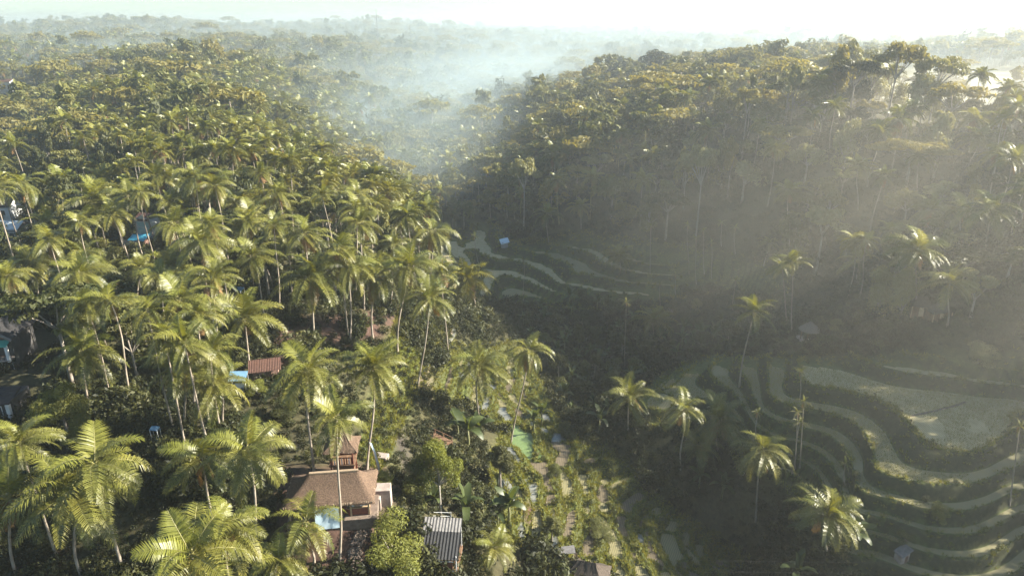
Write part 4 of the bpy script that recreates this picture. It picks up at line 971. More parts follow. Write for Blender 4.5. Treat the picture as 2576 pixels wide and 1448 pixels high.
ribbon('field_path', [(2292, 1047), (2340, 1037), (2400, 1022), (2428, 1012)], .4, M['stone'], 'thin straight footpath across the big pale field', .15)
for px, hgt, lab in ((948, 46, 'tall thin radio mast on the skyline'), (1031, 34, 'shorter radio mast right of the tall mast on the skyline')):
    d = ray(px, 62); y_ = 780.0; x_ = d[0] / d[1] * y_; z_ = float(ground_z(x_, y_)); m_ = empty('radio_mast', (x_, y_, z_)); tag(m_, lab, 'mast'); hgt = min(hgt, 76 - z_)
    for s in range(3):
        a = s * 2.094; part('leg', 'tin_grey', m_, lambda b: b.tube([(.7 * math.cos(a), .7 * math.sin(a), -1), (.1 * math.cos(a), .1 * math.sin(a), hgt)], [.16, .1], 4))
    for k in range(int(hgt / 3)):
        q = .7 - .6 * k * 3 / hgt; part('brace', 'tin_grey', m_, lambda b: b.tube([(q * math.cos(t), q * math.sin(t), k * 3) for t in (0, 2.094, 4.188, 6.28)], [.06] * 4, 3))
for y0, y1, lab in ((1409, 1404, 'upper of two thin overhead wires at the lower right'), (1437, 1430, 'lower of two thin overhead wires at the lower right')):
    A = at_depth(1800, y0, 44); B = at_depth(2640, y1, 46); b = MB(); c = (A + B) / 2; b.tube([A.lerp(B, k / 12) - c - Vector((0, 0, .25 * math.sin(math.pi * k / 12))) for k in range(13)], [.006] * 13, 4); tag(b.build('overhead_wire', M['wall_dark'], None, c), lab, 'wire')
# dark seedlings staked round the lip of the big pale field
for k in range(20):
    t = k / 19 * (len(L1) - 1); i = min(int(t), len(L1) - 2); f = t - i; px = L1[i][0] + (L1[i + 1][0] - L1[i][0]) * f + rnd.uniform(-3, 3); py = L1[i][1] + (L1[i + 1][1] - L1[i][1]) * f + 1
    if px > 2570: continue
    p = hit(px, py); b = MB(); b.tube([(0, 0, -.2), (.03, 0, .35), (0, .02, .7)], [.04, .035, .02], 5)
    for q in range(7): a = q * 2.4; b.add([(0, 0, .6), (.16 * math.cos(a - .4), .16 * math.sin(a - .4), .85), (.38 * math.cos(a), .38 * math.sin(a), .7 + .1 * (q % 3)), (.16 * math.cos(a + .4), .16 * math.sin(a + .4), .8)], [(0, 1, 2, 3)])
    tag(b.build('seedling', M['leaf_dark'], None, p), 'small dark seedling on the rim of the big pale field', 'seedling', 'seedlings along the rim of the big pale field')
# ------------------------------------------------------------------ hand-surveyed coconut palms: crown x, y, crown width, then foot x, y where seen
NEAR_LIMIT = 165
def put_palm(px, py, w, foot=None, label=None, dead=None, h=None, **kw):
    if foot is not None:
        G = hit(*foot); C = at_depth(px, py, G.y); dpt = G.y
        if (C.z - G.z) > 23 or (C.z - G.z) < 5:
            foot = None
    if foot is None:
        hh = h or rnd.uniform(12, 17); C = hit(px, py, hh); G = Vector((C.x + rnd.uniform(-1, 1), C.y + rnd.uniform(-1, 1), 0))
    G.z = float(ground_z(G.x, G.y)) - 0.2
    _, _, dd = project(C.x, C.y, C.z); d = float(dd)
    size = w * d / FPX / 6.7; size = min(max(size, 0.75), 1.5)
    return palm(C, G, size, d < NEAR_LIMIT, label, dead=dead, **kw)
PALMS = [
 (23, 1254, 250, (42, 1446), 'big coconut palm at the left edge, pale trunk bottom left', 2),
 (188, 1241, 290, (205, 1445), 'large coconut palm with coconut clusters, second from the left edge'),
 (237, 1165, 230, None, 'spreading coconut palm close behind the large palm near the left edge'),
 (48, 1115, 150, None, 'half shaded coconut palm behind the big palm at the left edge'),
 (202, 888, 165, (225, 1035), 'lone coconut palm with long green fronds above a yellow-green tree'),
 (480, 1395, 250, None, 'bright green coconut palm cut by the bottom edge, low left'),
 (568, 1325, 190, None, 'coconut palm with brown skirt tucked behind the bottom-edge green palm', 4),
 (622, 1130, 190, (645, 1370), 'sunlit coconut palm with straight pale trunk left of the thatched house'),
 (507, 1150, 160, (540, 1315), 'dull green coconut palm with dark crooked trunk, left of the pale-trunk palm'),
 (769, 1312, 175, (782, 1446), 'sunlit palm right in front of the thatched roof, bright young fronds'),
 (699, 1408, 130, None, 'small ragged palm at the foot of the palm before the thatched roof'),
 (847, 1053, 150, (853, 1409), 'very tall palm whose thin trunk crosses the thatched roof', 1),
 (544, 965, 150, (566, 1090), 'palm with drooping yellow fronds above the blue tarpaulin roof'),
 (450, 925, 150, (466, 1085), 'palm with leaning trunk on the edge of the dark gap'),
 (413, 843, 95, None, 'small palm with upright pale fronds, left end of the bright clump'),
 (464, 862, 140, None, 'shining palm in the middle of the bright clump over the dark gap'),
 (528, 885, 130, None, 'yellow palm at the right end of the bright clump over the dark gap'),
 (773, 930, 170, (790, 1185), 'wide grey-green palm right of the rust-red hut, trunk behind the thatch'),
 (936, 925, 150, (922, 1185), 'bright palm beside the pale blue banner, trunk behind the thatched house'),
 (1080, 752, 115, (1050, 970), 'sunlit palm leaning over the terrace edge on a long curved trunk', 2),
 (942, 698, 150, (938, 850), 'tall glossy palm on the red-earth yard, fronds hanging straight', 1),
 (875, 672, 120, (880, 860), 'palm with shining crown left of the red-earth yard palm'),
 (1030, 670, 130, (1000, 885), 'palm with slanting trunk right of the red-earth yard palm'),
 (783, 700, 170, (790, 850), 'broad hanging palm above the red-earth yard', 2),
 (1087, 582, 110, (1080, 720), 'outermost sunlit palm of the ridge, above the valley edge'),
 (1000, 548, 95, (985, 660), 'second sunlit palm from the valley edge of the ridge'),
 (959, 535, 95, (955, 650), 'third sunlit palm from the valley edge of the ridge'),
 (905, 562, 100, None, 'shadowed palm below the ridge-end palms'),
 (1178, 703, 125, (1195, 790), 'shaded palm standing on the near bank before the valley terraces'),
 (1110, 690, 75, None, 'small dark palm between the shaded bank palm and the ridge'),
 (1205, 920, 130, (1200, 1085), 'green palm on the near terraces with thin straight trunk'),
 (1331, 880, 105, (1284, 1118), 'leaning palm over the near terraces with brown hanging fronds', 6),
 (628, 555, 150, (690, 720), 'big star-shaped golden palm in the middle of the ridge'),
 (507, 608, 140, None, 'palm with drooping pale tips left of the star-shaped palm'),
 (437, 562, 115, None, 'palm beside the billboard wall and the blue roofs'),
 (702, 507, 120, (740, 640), 'palm with two-toned fronds behind the star-shaped palm'),
 (816, 503, 120, (815, 600), 'shaded palm on the far side of the ridge, slim pale trunk'),
 (638, 644, 110, None, 'yellow palm in front of the star-shaped palm'),
 (766, 586, 115, None, 'low golden palm right of the star-shaped palm'),
 (420, 672, 140, None, 'palm with flat outstretched fronds below the blue roofs'),
 (450, 752, 150, None, 'dark wide palm in the shade at the centre of the near ridge'),
 (497, 792, 110, None, 'palm with sunlit top behind the bright clump'),
 (276, 755, 120, None, 'dark palm with one pale upright frond'),
 (215, 765, 110, None, 'rounded dark palm left of the palm with the pale frond'),
 (534, 703, 110, None, 'palm with pale gleaming fronds in the shade left of the wide hanging palm'),
 (615, 800, 160, (628, 925), 'shaded palm with long drooping fronds above the rust-red hut'),
 (853, 621, 100, None, 'golden palm behind the shining-crown palm'),
 (74, 658, 120, (97, 770), 'thin palm with reddish crown shaft near the left edge'),
 (124, 602, 110, None, 'dark palm in front of the long white building'),
 (232, 505, 125, None, 'pale golden palm over the dark round tree'),
 (282, 540, 95, None, 'curled golden palm left of the billboard wall'),
 (370, 780, 120, None, 'dark palm in the shadow behind the bright clump'),
 (932, 443, 75, None, 'left one of two palms that top the ridge end'),
 (973, 462, 70, None, 'right one of two palms that top the ridge end'),
 (1614, 343, 62, (1606, 392), 'pale palm high on the hazy opposite slope'),
 (1396, 390, 75, None, 'dark palm with hanging fronds on the opposite slope'),
 (1376, 538, 68, (1381, 612), 'grey palm with pale trunk above the blue-roofed valley hut'),
 (1460, 520, 60, (1462, 575), 'thin grey palm right of the palm above the valley hut'),
 (1557, 644, 70, (1557, 690), 'bushy palm standing on the long valley terrace'),
 (1645, 805, 95, None, 'dark low palm in the ravine growth'),
 (2262, 300, 85, None, 'gleaming palm above the flat umbrella tree'),
 (2295, 278, 65, None, 'smaller gleaming palm behind the one above the umbrella tree'),
 (2464, 352, 85, (2432, 440), 'gleaming palm with slanted trunk near the hazy right edge'),
 (2161, 416, 68, (2158, 528), 'palm with glinting fronds left of the flat umbrella tree'),
 (1950, 375, 60, None, 'grey palm in the middle of the opposite hill'),
 (2467, 190, 65, None, 'hazy palm at the edge of the bright fields'),
 (2245, 178, 50, None, 'single palm against the bright far fields'),
 (2064, 190, 60, None, 'sunlit palm right of the golden umbrella trees'),
 (2064, 212, 55, None, 'lower sunlit palm right of the golden umbrella trees'),
 (2555, 268, 70, None, 'hazy palm at the right edge before the fields'),
 (2524, 300, 60, None, 'hazy palm beside the right-edge palm'),
 (2309, 630, 125, (2295, 792), 'yellow-green palm with white trunk before the thatched huts on the right'),
 (2390, 712, 115, (2382, 822), 'yellow low palm right of the white-trunk palm', 0),
 (2494, 528, 125, (2476, 642), 'grey palm with clean pale trunk near the right edge'),
 (2424, 525, 95, (2410, 605), 'grey palm with slanting trunk left of the clean-trunk palm'),
 (2343, 528, 95, (2342, 590), 'hanging grey palm above the yellow-green palm'),
 (2239, 580, 65, (2236, 664), 'narrow grey palm left of the yellow-green palm'),
 (2160, 652, 85, None, 'low palm with one white frond in the right-hand slope growth'),
 (1992, 662, 72, (1993, 840), 'right one of two thin tall palms above the umbrella pavilion'),
 (1966, 668, 55, (1980, 826), 'left one of two thin tall palms above the umbrella pavilion'),
 (1896, 785, 100, None, 'dim drooping palm on the mid terraces'),
 (1933, 612, 50, None, 'tiny low palm on the opposite slope'),
 (1809, 1058, 125, (1806, 1130), 'dark palm with long drooping fronds on the right terraces'),
 (1920, 1130, 130, None, 'dark flat palm below the two areca palms'),
 (2081, 1293, 140, (2085, 1400), 'brownish palm standing alone at the lower right terraces'),
 (1758, 1120, 105, None, 'low dark palm in the ravine under the right terraces'),
 (1721, 1028, 110, (1724, 1080), 'dull reddish palm at the left end of the right terraces'),
 (1584, 1000, 110, (1580, 1078), 'palm with pale fronds at the brink of the ravine'),
 (1241, 1378, 105, None, 'short bright yellow-green palm at the bottom centre', 0),
]
for row in PALMS:
    px, py, w, foot, lab = row[:5]
    put_palm(px, py, w, foot, lab, row[5] if len(row) > 5 else None, h=(3.5 if px == 1241 else 5 if px in (1645, 1758, 1933, 2160, 420, 699) else None))
ARECA = [(1730, 566, (1733, 690)), (1849, 572, (1850, 640)), (1815, 560, (1815, 620)), (1638, 568, (1635, 690)), (1318, 655, (1317, 755)), (1194, 592, (1203, 660)), (1906, 1036, (1905, 1100)), (2007, 1036, (2000, 1180)), (2022, 1010, (2012, 1175)),
         (2012, 1062, (1992, 1190)), (2014, 935, (2010, 1010)), (2565, 1072, (2540, 1270)), (1850, 705, (1843, 780)), (1750, 600, (1752, 715)), (1790, 610, (1790, 700)), (1770, 580, (1772, 690)), (1700, 690, (1700, 740)), (1575, 760, (1572, 920)), (2127, 1165, (2126, 1220)), (1660, 715, (1660, 780))]
AL = ['areca palm with a pale spot under its crown, above the valley terraces', 'thin areca palm, upper one on the wooded terrace edge', 'thin areca palm left of the upper one on the wooded edge', 'tall areca palm left above the long valley terrace', 'bare tall areca palm standing alone in front of the long valley terrace', 'leaning areca palm right of the ridge end', 'short areca palm left of the tall areca cluster on the right terraces', 'middle areca palm of the tall cluster on the right terraces', 'tallest areca palm of the cluster on the right terraces', 'lowest areca palm of the tall cluster on the right terraces', 'areca palm with yellow fruit above the cluster on the right terraces', 'very thin areca palm at the right edge before the big pale field', 'areca palm among growth at the end of the long valley terrace', 'first areca palm in the row of thin trunks above the valley', 'third areca palm in the row of thin trunks above the valley', 'second areca palm in the row of thin trunks above the valley', 'small areca palm on the dim lower terrace', 'long-trunked areca palm rising from the dark ravine', 'little yellow areca palm below the big pale field', 'small areca palm left of the dim lower terrace']
for (px, py, ft), lab in zip(ARECA, AL):
    G = hit(*ft); C = at_depth(px, py, G.y); G.z = float(ground_z(G.x, G.y)) - 0.1
    if C.z - G.z < 4: C.z = G.z + 6
    if C.z - G.z > 20: C.z = G.z + 18
    areca(C, G, 0.42 if G.y > 150 else 0.36, lab)
# ------------------------------------------------------------------ hand-surveyed trees: crown x, y, crown width, kind, leaf, label, foot
TREES = [
 (1122, 1165, 120, 'dome', 'leaf_lit', 'sunlit columnar tree with white trunk above the corrugated shed', (1108, 1292), 1.2),
 (1045, 1172, 110, 'bush', 'leaf_mid', 'darker leafy tree touching the white-trunked tree on its left', (1052, 1262), 1.0),
 (1013, 1345, 180, 'bush', 'leaf_lit', 'big yellow-green bushy tree left of the corrugated shed', (1005, 1440), 1.1),
 (1258, 1150, 75, 'tall', 'leaf_dark', 'dark leafy tree beside the green pond', (1258, 1225), 1),
 (1386, 1318, 60, 'tall', 'leaf_mid', 'small dark tree on the near terraces above the thatched hut at the bottom', (1388, 1365), 1),
 (165, 1000, 130, 'dome', 'leaf_lit', 'yellow-green glossy tree under the lone left palm', (175, 1110), 1.1),
 (215, 1060, 90, 'bush', 'leaf_lit', 'small bright tree just right of the yellow-green glossy tree', (220, 1130), 1),
 (225, 615, 150, 'dome', 'leaf_mid', 'round dense tree with lit top in front of the billboard wall', (235, 690), 1),
 (1930, 165, 200, 'umbrella', 'leaf_gold', 'wide golden umbrella tree crowning the opposite hill', None, 16),
 (1661, 128, 110, 'dome', 'leaf_dark', 'tall dome-crowned tree rising above the mist', None, 24),
 (1640, 215, 90, 'umbrella', 'leaf_gold', 'golden flat tree, right one of two on the misty shoulder', None, 15),
 (1565, 235, 80, 'umbrella', 'leaf_gold', 'golden flat tree, left one of two on the misty shoulder', None, 13),
 (1755, 385, 95, 'umbrella', 'leaf_pale', 'tall bare-stemmed tree with white forked trunk on the opposite slope', (1750, 602), 1),
 (1309, 415, 75, 'umbrella', 'leaf_pale', 'slim umbrella tree with pale trunk left on the opposite slope', (1318, 582), 1),
 (1497, 385, 100, 'open', 'leaf_pale', 'open-branched tree in the middle of the opposite slope', (1500, 470), 1),
 (2266, 362, 190, 'umbrella', 'leaf_gold', 'flat wide umbrella tree with grey trunk on the right hill', (2272, 500), 1),
 (2390, 155, 110, 'umbrella', 'leaf_gold', 'airy umbrella tree against the bright fields', None, 14),
 (2335, 200, 130, 'open', 'leaf_dark', 'dark wide tree at the near edge of the bright fields', None, 12),
 (2336, 243, 45, 'cone', 'leaf_mid', 'small dark conical tree on the right hill', None, 5),
 (2205, 690, 95, 'bush', 'leaf_pale', 'rounded pale green bushy tree beside the yellow-green palm', (2205, 790), 1),
 (2275, 700, 90, 'bush', 'leaf_pale', 'second rounded pale tree between the yellow-green palm and the bushy tree', (2265, 800), 1),
 (2440, 690, 110, 'open', 'leaf_pale', 'leaning white-stemmed tree on the right slope', (2440, 800), 1),
 (2460, 870, 90, 'bush', 'leaf_pale', 'pale leafy bush on the right slope above the big field', (2460, 910), 1),
 (2105, 810, 50, 'bush', 'leaf_mid', 'low round bush right of the umbrella pavilion', (2105, 835), 1),
 (2356, 1272, 55, 'bush', 'leaf_lit', 'small bright shrub on the lower right terraces', (2356, 1305), 1),
 (2272, 1345, 50, 'dome', 'leaf_mid', 'little spreading tree beside the small white-sided hut', (2272, 1375), 1),
 (1545, 945, 70, 'bush', 'leaf_mid', 'leafy bush by the palm at the ravine brink', (1545, 985), 1),
 (620, 305, 130, 'umbrella', 'leaf_lit', 'bright green umbrella tree among the ridge palms', None, 17),
 (540, 160, 110, 'umbrella', 'leaf_gold', 'broad pale umbrella tree on the far end of the ridge', None, 15),
 (365, 105, 90, 'dome', 'leaf_gold', 'pale round tree on the far rise', None, 15),
 (880, 110, 110, 'umbrella', 'leaf_gold', 'golden tree on the far wooded rise behind the ridge', None, 16),
 (1120, 125, 45, 'tall', 'leaf_dark', 'dark ragged tree on the edge of the mist', None, 17),
 (860, 60, 45, 'dome', 'leaf_dark', 'dark tree on the skyline of the far rise', None, 16),
 (1620, 33, 50, 'dome', 'leaf_dark', 'tall round tree standing out on the skyline', None, 26),
 (2240, 42, 60, 'umbrella', 'leaf_dark', 'thin umbrella tree standing above the hazy right skyline', None, 26),
 (1395, 1182, 50, 'bush', 'leaf_mid', 'rounded mossy shrub right of the green pond', (1398, 1200), 1),
 (1515, 1322, 80, 'bush', 'leaf_mid', 'wide low shrub mound in the middle of the near terraces', (1515, 1350), 0.9),
 (1430, 1075, 60, 'bush', 'leaf_dark', 'dark shrub at the ravine edge above the near terraces', (1430, 1100), 1),
 (660, 965, 60, 'bush', 'leaf_lit', 'bright shrub in front of the rust-red hut', (655, 1000), 1),
 (720, 1010, 90, 'bush', 'leaf_dark', 'dark shrub between the rust-red hut and the grey-green palm', (720, 1050), 1),
 (960, 1195, 70, 'bush', 'leaf_lit', 'bright grassy shrub under the pale blue banner', (965, 1225), 0.9),
 (300, 480, 110, 'bush', 'leaf_mid', 'large sunlit bush at the near end of the ridge clearing', None, 9),
]
for px, py, w, kind, lm, lab, foot, hh in TREES:
    if not w: continue
    if foot is not None:
        G = hit(*foot); C = at_depth(px, py, G.y); h = (C.z - G.z) * (1.35 if kind in ('bush', 'dome', 'tall') else 1.12) * hh
    else:
        C = hit(px, py, hh * 0.85); G = Vector((C.x, C.y, 0)); h = hh
    h = min(max(h, 2.5), 30); G.z = float(ground_z(G.x, G.y))
    _, _, dd = project(C.x, C.y, C.z); wm = w * float(dd) / FPX
    den = {'dome': 8.2, 'umbrella': 10.5, 'tall': 5.2, 'open': 8.5, 'bush': 7.6, 'cone': 4.6}[kind]
    tree(G, h, wm / den * 10, kind, lm, 'near' if float(dd) < 190 else 'mid', lab, 'notable trees', k=rnd.randrange(3), bmat='bark_pale' if 'white' in lab or 'pale trunk' in lab else 'bark', rz=0.4)
for px, py, s_, lab in ((1178, 1128, 1.5, 'large fan-like banana plant beside the dark leafy tree'), (1203, 1108, 1.2, 'banana plant at the foot of the thin-trunked terrace palm'), (1152, 1100, 1.1, 'banana plant between the deck and the near terraces'), (1342, 1085, 1.1, 'banana plant on the terrace bank above the green pond'), (1362, 1070, 1.2, 'banana plant nearest the ravine above the green pond'),
    (1173, 1318, 1.2, 'tall banana plant touching the right side of the corrugated shed'), (1280, 1312, 1.3, 'sunlit banana plant behind the short bright palm at the bottom'), (1252, 1322, 1.0, 'smaller banana plant left of the sunlit banana plant at the bottom'), (1096, 1285, 0.8, 'little banana plant behind the white railing')):
    G = hit(px, py); G.z -= 0.1; banana(G, s_, lab)
# ------------------------------------------------------------------ the rest of the wood: filled in by walking the ground
occ = [(p[0].location.x, p[0].location.y) for p in PLANTS]
ridge_poly = [(-60, 820), (-60, 170), (180, 165), (420, 150), (700, 190), (850, 280), (880, 350), (960, 430), (1010, 520), (1090, 610), (1090, 700), (1010, 760), (960, 780), (840, 760), (700, 790), (600, 830), (420, 900), (330, 830)]
left_dark = [(-60, 300), (130, 300), (160, 420), (330, 640), (390, 900), (330, 1000), (-60, 1000)]
houses = [(30, 870, 9), (40, 570, 10), (350, 600, 8), (670, 925, 5), (605, 965, 4), (25, 235, 14), (16, 282, 14), (830, 1270, 9), (30, 980, 7), (450, 560, 4)]
HP = [(hit(x, y), r) for x, y, r in houses]
hill_poly = [(1000, 500), (1130, 545), (1290, 560), (1480, 585), (1700, 610), (1900, 650), (2020, 700), (2150, 780), (2230, 800), (2420, 840), (2640, 860), (2640, 330), (2480, 330), (2400, 320), (2220, 290), (2180, 210), (1950, 215), (1700, 220), (1500, 270), (1300, 310), (1080, 330), (960, 350)]
ravine_poly = [(1300, 775), (1400, 765), (1700, 760), (1880, 830), (1900, 860), (1720, 900), (1640, 940), (1590, 1040), (1650, 1100), (1800, 1130), (1950, 1230), (2060, 1330), (2200, 1400), (2200, 1490), (1890, 1490), (1970, 1410), (1890, 1345), (1740, 1240), (1620, 1140), (1450, 1080), (1410, 1020), (1370, 940), (1310, 850)]
def grid_points(th0, th1, r0, r1, sp):
    """jittered ground points sp(r) metres apart"""
    out = []; r_ = r0
    while r_ < r1:
        s = sp(r_); n = max(1, int(r_ * (th1 - th0) / s)); th = th0 + (np.arange(n) + nrs.rand(n)) * (th1 - th0) / n; q = r_ + nrs.rand(n) * s * 0.9
        out.append(np.stack([np.sin(th) * q, np.cos(th) * q], -1)); r_ += s
    return np.concatenate(out)
pts = grid_points(-0.8, 0.85, 60, 420, lambda r: 4.2 if r < 170 else 4.9 if r < 260 else 6.0)
zz = ground_z(pts[:, 0], pts[:, 1]); PX, PY, DD = project(pts[:, 0], pts[:, 1], zz)
inR = in_poly(PX, PY, ridge_poly); inL = in_poly(PX, PY, left_dark); inH = in_poly(PX, PY, hill_poly); inV = in_poly(PX, PY, ravine_poly)
ord_ = np.argsort(DD); cand = []
grid = {}
KEEP = [(355, 590, 40, 150), (30, 560, 45, 200), (25, 235, 26, 520), (25, 850, 50, 100), (30, 990, 35, 90), (675, 930, 30, 95), (605, 970, 20, 95), (468, 600, 12, 140), (900, 840, 70, 110), (1268, 606, 14, 230), (2034, 835, 18, 125), (2320, 770, 40, 120), (15, 365, 20, 190)]
def hides(x, y, z, rad, d):
    a, b_, _ = project(np.float64(x), np.float64(y), np.float64(z)); q = rad * FPX / d
    return any(abs(a - kx) < q + kr and abs(b_ - ky) < q * 0.9 + kr * 0.6 and d < kd for kx, ky, kr, kd in KEEP)
def free(x, y, d):
    c = (int(x // 6), int(y // 6))
    for i in (-1, 0, 1):
        for j in (-1, 0, 1):
            for u, v in grid.get((c[0] + i, c[1] + j), ()):
                if (u - x) ** 2 + (v - y) ** 2 < d * d: return False
    return True
def occupy(x, y): grid.setdefault((int(x // 6), int(y // 6)), []).append((x, y))
for x, y in occ: occupy(x, y)
n_palm = sum(p[1] == 'palm' for p in PLANTS); n_tree = sum(p[1] in KINDS for p in PLANTS); n_ban = 0
rest_palm = []; rest_tree = []
for i in ord_:
    x, y = pts[i]; z = float(zz[i]); px, py, d = PX[i], PY[i], DD[i]
    if not (inR[i] or inL[i] or inH[i] or inV[i]): continue
    if any((hp.x - x) ** 2 + (hp.y - y) ** 2 < q * q for hp, q in HP): continue
    G = Vector((x, y, z)); r1 = rnd.random()
    if inV[i] and not inR[i]:
        if not free(x, y, 3.0): continue
        if r1 < 0.5 and n_ban < 120: banana(G, rnd.uniform(0.75, 1.25)); n_ban += 1
        elif n_tree < 300 and r1 < 0.85: tree(G, rnd.uniform(4, 8.5), rnd.uniform(4.5, 7.5), rnd.choice(('bush', 'dome', 'bush')), rnd.choice(('leaf_dark', 'leaf_dark', 'leaf_mid')), 'mid', k=rnd.randrange(3)); n_tree += 1
        occupy(x, y); continue
    if inL[i] and not (inR[i] and px > 250) and r1 < 0.8 or inH[i] and r1 < 0.84 or inR[i] and r1 < 0.33:
        if not free(x, y, 5.3 if inH[i] else 4.2) or hides(x, y, z + 7, 4, d): continue
        kind = rnd.choice(('dome', 'bush', 'tall', 'open', 'umbrella', 'dome')); h = rnd.uniform(8, 16) * (1.25 if kind in ('umbrella', 'tall') else 1) * (0.8 if d < 150 else 1)
        w = rnd.uniform(7.5, 12) if kind != 'umbrella' else rnd.uniform(9, 13)
        if inH[i]: h *= rnd.choice((0.8, 1.0, 1.2, 1.35)); w *= rnd.uniform(0.9, 1.35)
        if inH[i] and d < 165: h *= 0.6; w *= 0.8
        lm = rnd.choice(('leaf_dark', 'leaf_mid', 'leaf_pale', 'leaf_dark', 'leaf_pale', 'leaf_mid', 'leaf_gold') if inH[i] else ('leaf_dark', 'leaf_mid', 'leaf_dark'))
        if d > 300: lm = rnd.choice(('leaf_mid', 'leaf_gold', 'leaf_mid', 'leaf_dark'))
        if n_tree < 300: tree(G, h, w, kind, lm, 'mid', k=rnd.randrange(3), bmat=rnd.choice(('bark', 'bark', 'bark', 'bark', 'bark_pale'))); n_tree += 1
        else: rest_tree.append((x, y, z, w, h))
        occupy(x, y); continue
    if inH[i] or inR[i] or inL[i]:
        if not free(x, y, 3.6): continue
        h = rnd.uniform(7, 19) if not inH[i] else rnd.uniform(9, 15); size = rnd.uniform(0.72, 1.18)
        if hides(x, y, z + h, size * 3.4, d): continue
        C = Vector((x + rnd.uniform(-1.6, 1.6), y + rnd.uniform(-1.6, 1.6), z + h))
        if n_palm < 300: palm(C, G, size, d < NEAR_LIMIT and d < 150); n_palm += 1
        else: rest_palm.append((x, y, z, size, h))
        occupy(x, y)
print('palms', n_palm, 'trees', n_tree, 'bananas', n_ban, 'rest', len(rest_palm), len(rest_tree))
# ------------------------------------------------------------------ masses nobody could count: far woods, undergrowth, grass
def whole_tree(kind, lmat, seed, n=420, s=0.62):
    bl, th = tree_shape(kind, seed); r = np.random.RandomState(seed); V, F = leaf_cloud(bl, n, s, r, 0.5 if kind == 'umbrella' else 0)
    b = MB(); b.tube([(0, 0, -1), (0, 0, th + 1.5)], [0.22, 0.14], 5)
    me = bpy.data.meshes.new('far_tree'); vs = V.tolist(); n0 = len(vs)
    me.from_pydata(vs + b.v, [], [tuple(f) for f in F.tolist()] + [tuple(i + n0 for i in f) for f in b.f]); me.materials.append(M[lmat]); me.materials.append(M['bark'])
    me.polygons.foreach_set('material_index', [0] * len(F) + [1] * len(b.f)); me.update(); return src('far_tree', me)
def whole_palm(k):
    c = CROWN_FAR[k]; me = c.copy(); me.transform(Matrix.Translation((0, 0, 12.5))); b = MB(); b.tube([(0, 0, -1), (0.3, 0, 6), (0, 0, 12.5)], [0.2, 0.16, 0.13], 5, 1)
    bm = bmesh.new(); bm.from_mesh(me); t = b.mesh('t', M['trunk']); n0 = len(bm.faces); bm.from_mesh(t); bm.faces.ensure_lookup_table()
    for f in bm.faces[n0:]: f.material_index = 1
    bm.to_mesh(me); bm.free(); return src('far_palm', me)
FT = [whole_tree(k, m, 2000 + 13 * i) for i, (k, m) in enumerate((('dome', 'leaf_mid'), ('bush', 'leaf_dark'), ('tall', 'leaf_mid'), ('umbrella', 'leaf_gold'), ('open', 'leaf_mid'), ('dome', 'leaf_gold')))]
FP = [whole_palm(k) for k in range(5)]
pts = grid_points(-0.82, 1.05, 255, 1700, lambda r: 6.5 + max(0, r - 255) * 0.010)
zz = ground_z(pts[:, 0], pts[:, 1]); PX, PY, DD = project(pts[:, 0], pts[:, 1], zz)
fpoly = [(2190, 320), (2215, 185), (2330, 170), (2640, 172), (2640, 335), (2400, 330)]
ok = ~(in_poly(PX, PY, fpoly) & (nrs.rand(len(PX)) > 0.04)) & (np.abs(PX - 1288) < 2200)
inside = np.array([not free(x, y, 4.5) for x, y in pts]); ok &= ~inside
for k in np.where(ok & (PX < 120) & (PY > 150) & (PY < 420))[0]:
    if hides(pts[k, 0], pts[k, 1], zz[k] + 9, 5, DD[k]): ok[k] = False
r_ = np.hypot(pts[:, 0], pts[:, 1])
palmy = nrs.rand(len(pts)) < np.where(PX < 900, 0.42, 0.25) * np.where(r_ > 700, 0.6, 1)
sel = ok & ~palmy
tp = np.concatenate([np.stack([pts[sel, 0], pts[sel, 1], zz[sel]], -1), np.array([(a, b_, c) for a, b_, c, w, h in rest_tree] or np.zeros((0, 3))).reshape(-1, 3)])
scatter('far_forest', tp, nrs.uniform(0.7, 2.0, len(tp)) * np.where(nrs.rand(len(tp)) < 0.1, 1.35, 1), FT, 'broad-leaved forest fading into the haze beyond both ridges', 1, 0.04)
sel = ok & palmy
pp = np.concatenate([np.stack([pts[sel, 0], pts[sel, 1], zz[sel]], -1), np.array([(a, b_, c) for a, b_, c, w, h in rest_palm] or np.zeros((0, 3))).reshape(-1, 3)])
scatter('far_palm_grove', pp, nrs.uniform(0.8, 1.25, len(pp)), FP, 'crowded far palm crowns on the ridges', 2, 0.05)
# the wooded hill past the right edge, unseen trees added to shade the terraces
pts = grid_points(0.6, 1.5, 60, 260, lambda r: 7.0); zz = ground_z(pts[:, 0], pts[:, 1]); PX, PY, DD = project(pts[:, 0], pts[:, 1], zz)
ok = ((PX > 2600) | (PX < -1e5)) & (pts[:, 0] > 88)
scatter('unseen_shade_forest', np.stack([pts[ok, 0], pts[ok, 1], zz[ok]], -1), nrs.uniform(0.9, 1.5, ok.sum()), FT[:3] + FP[:1], 'unseen wooded hillside past the right edge, planted to shade the terraces', 3, 0.04)
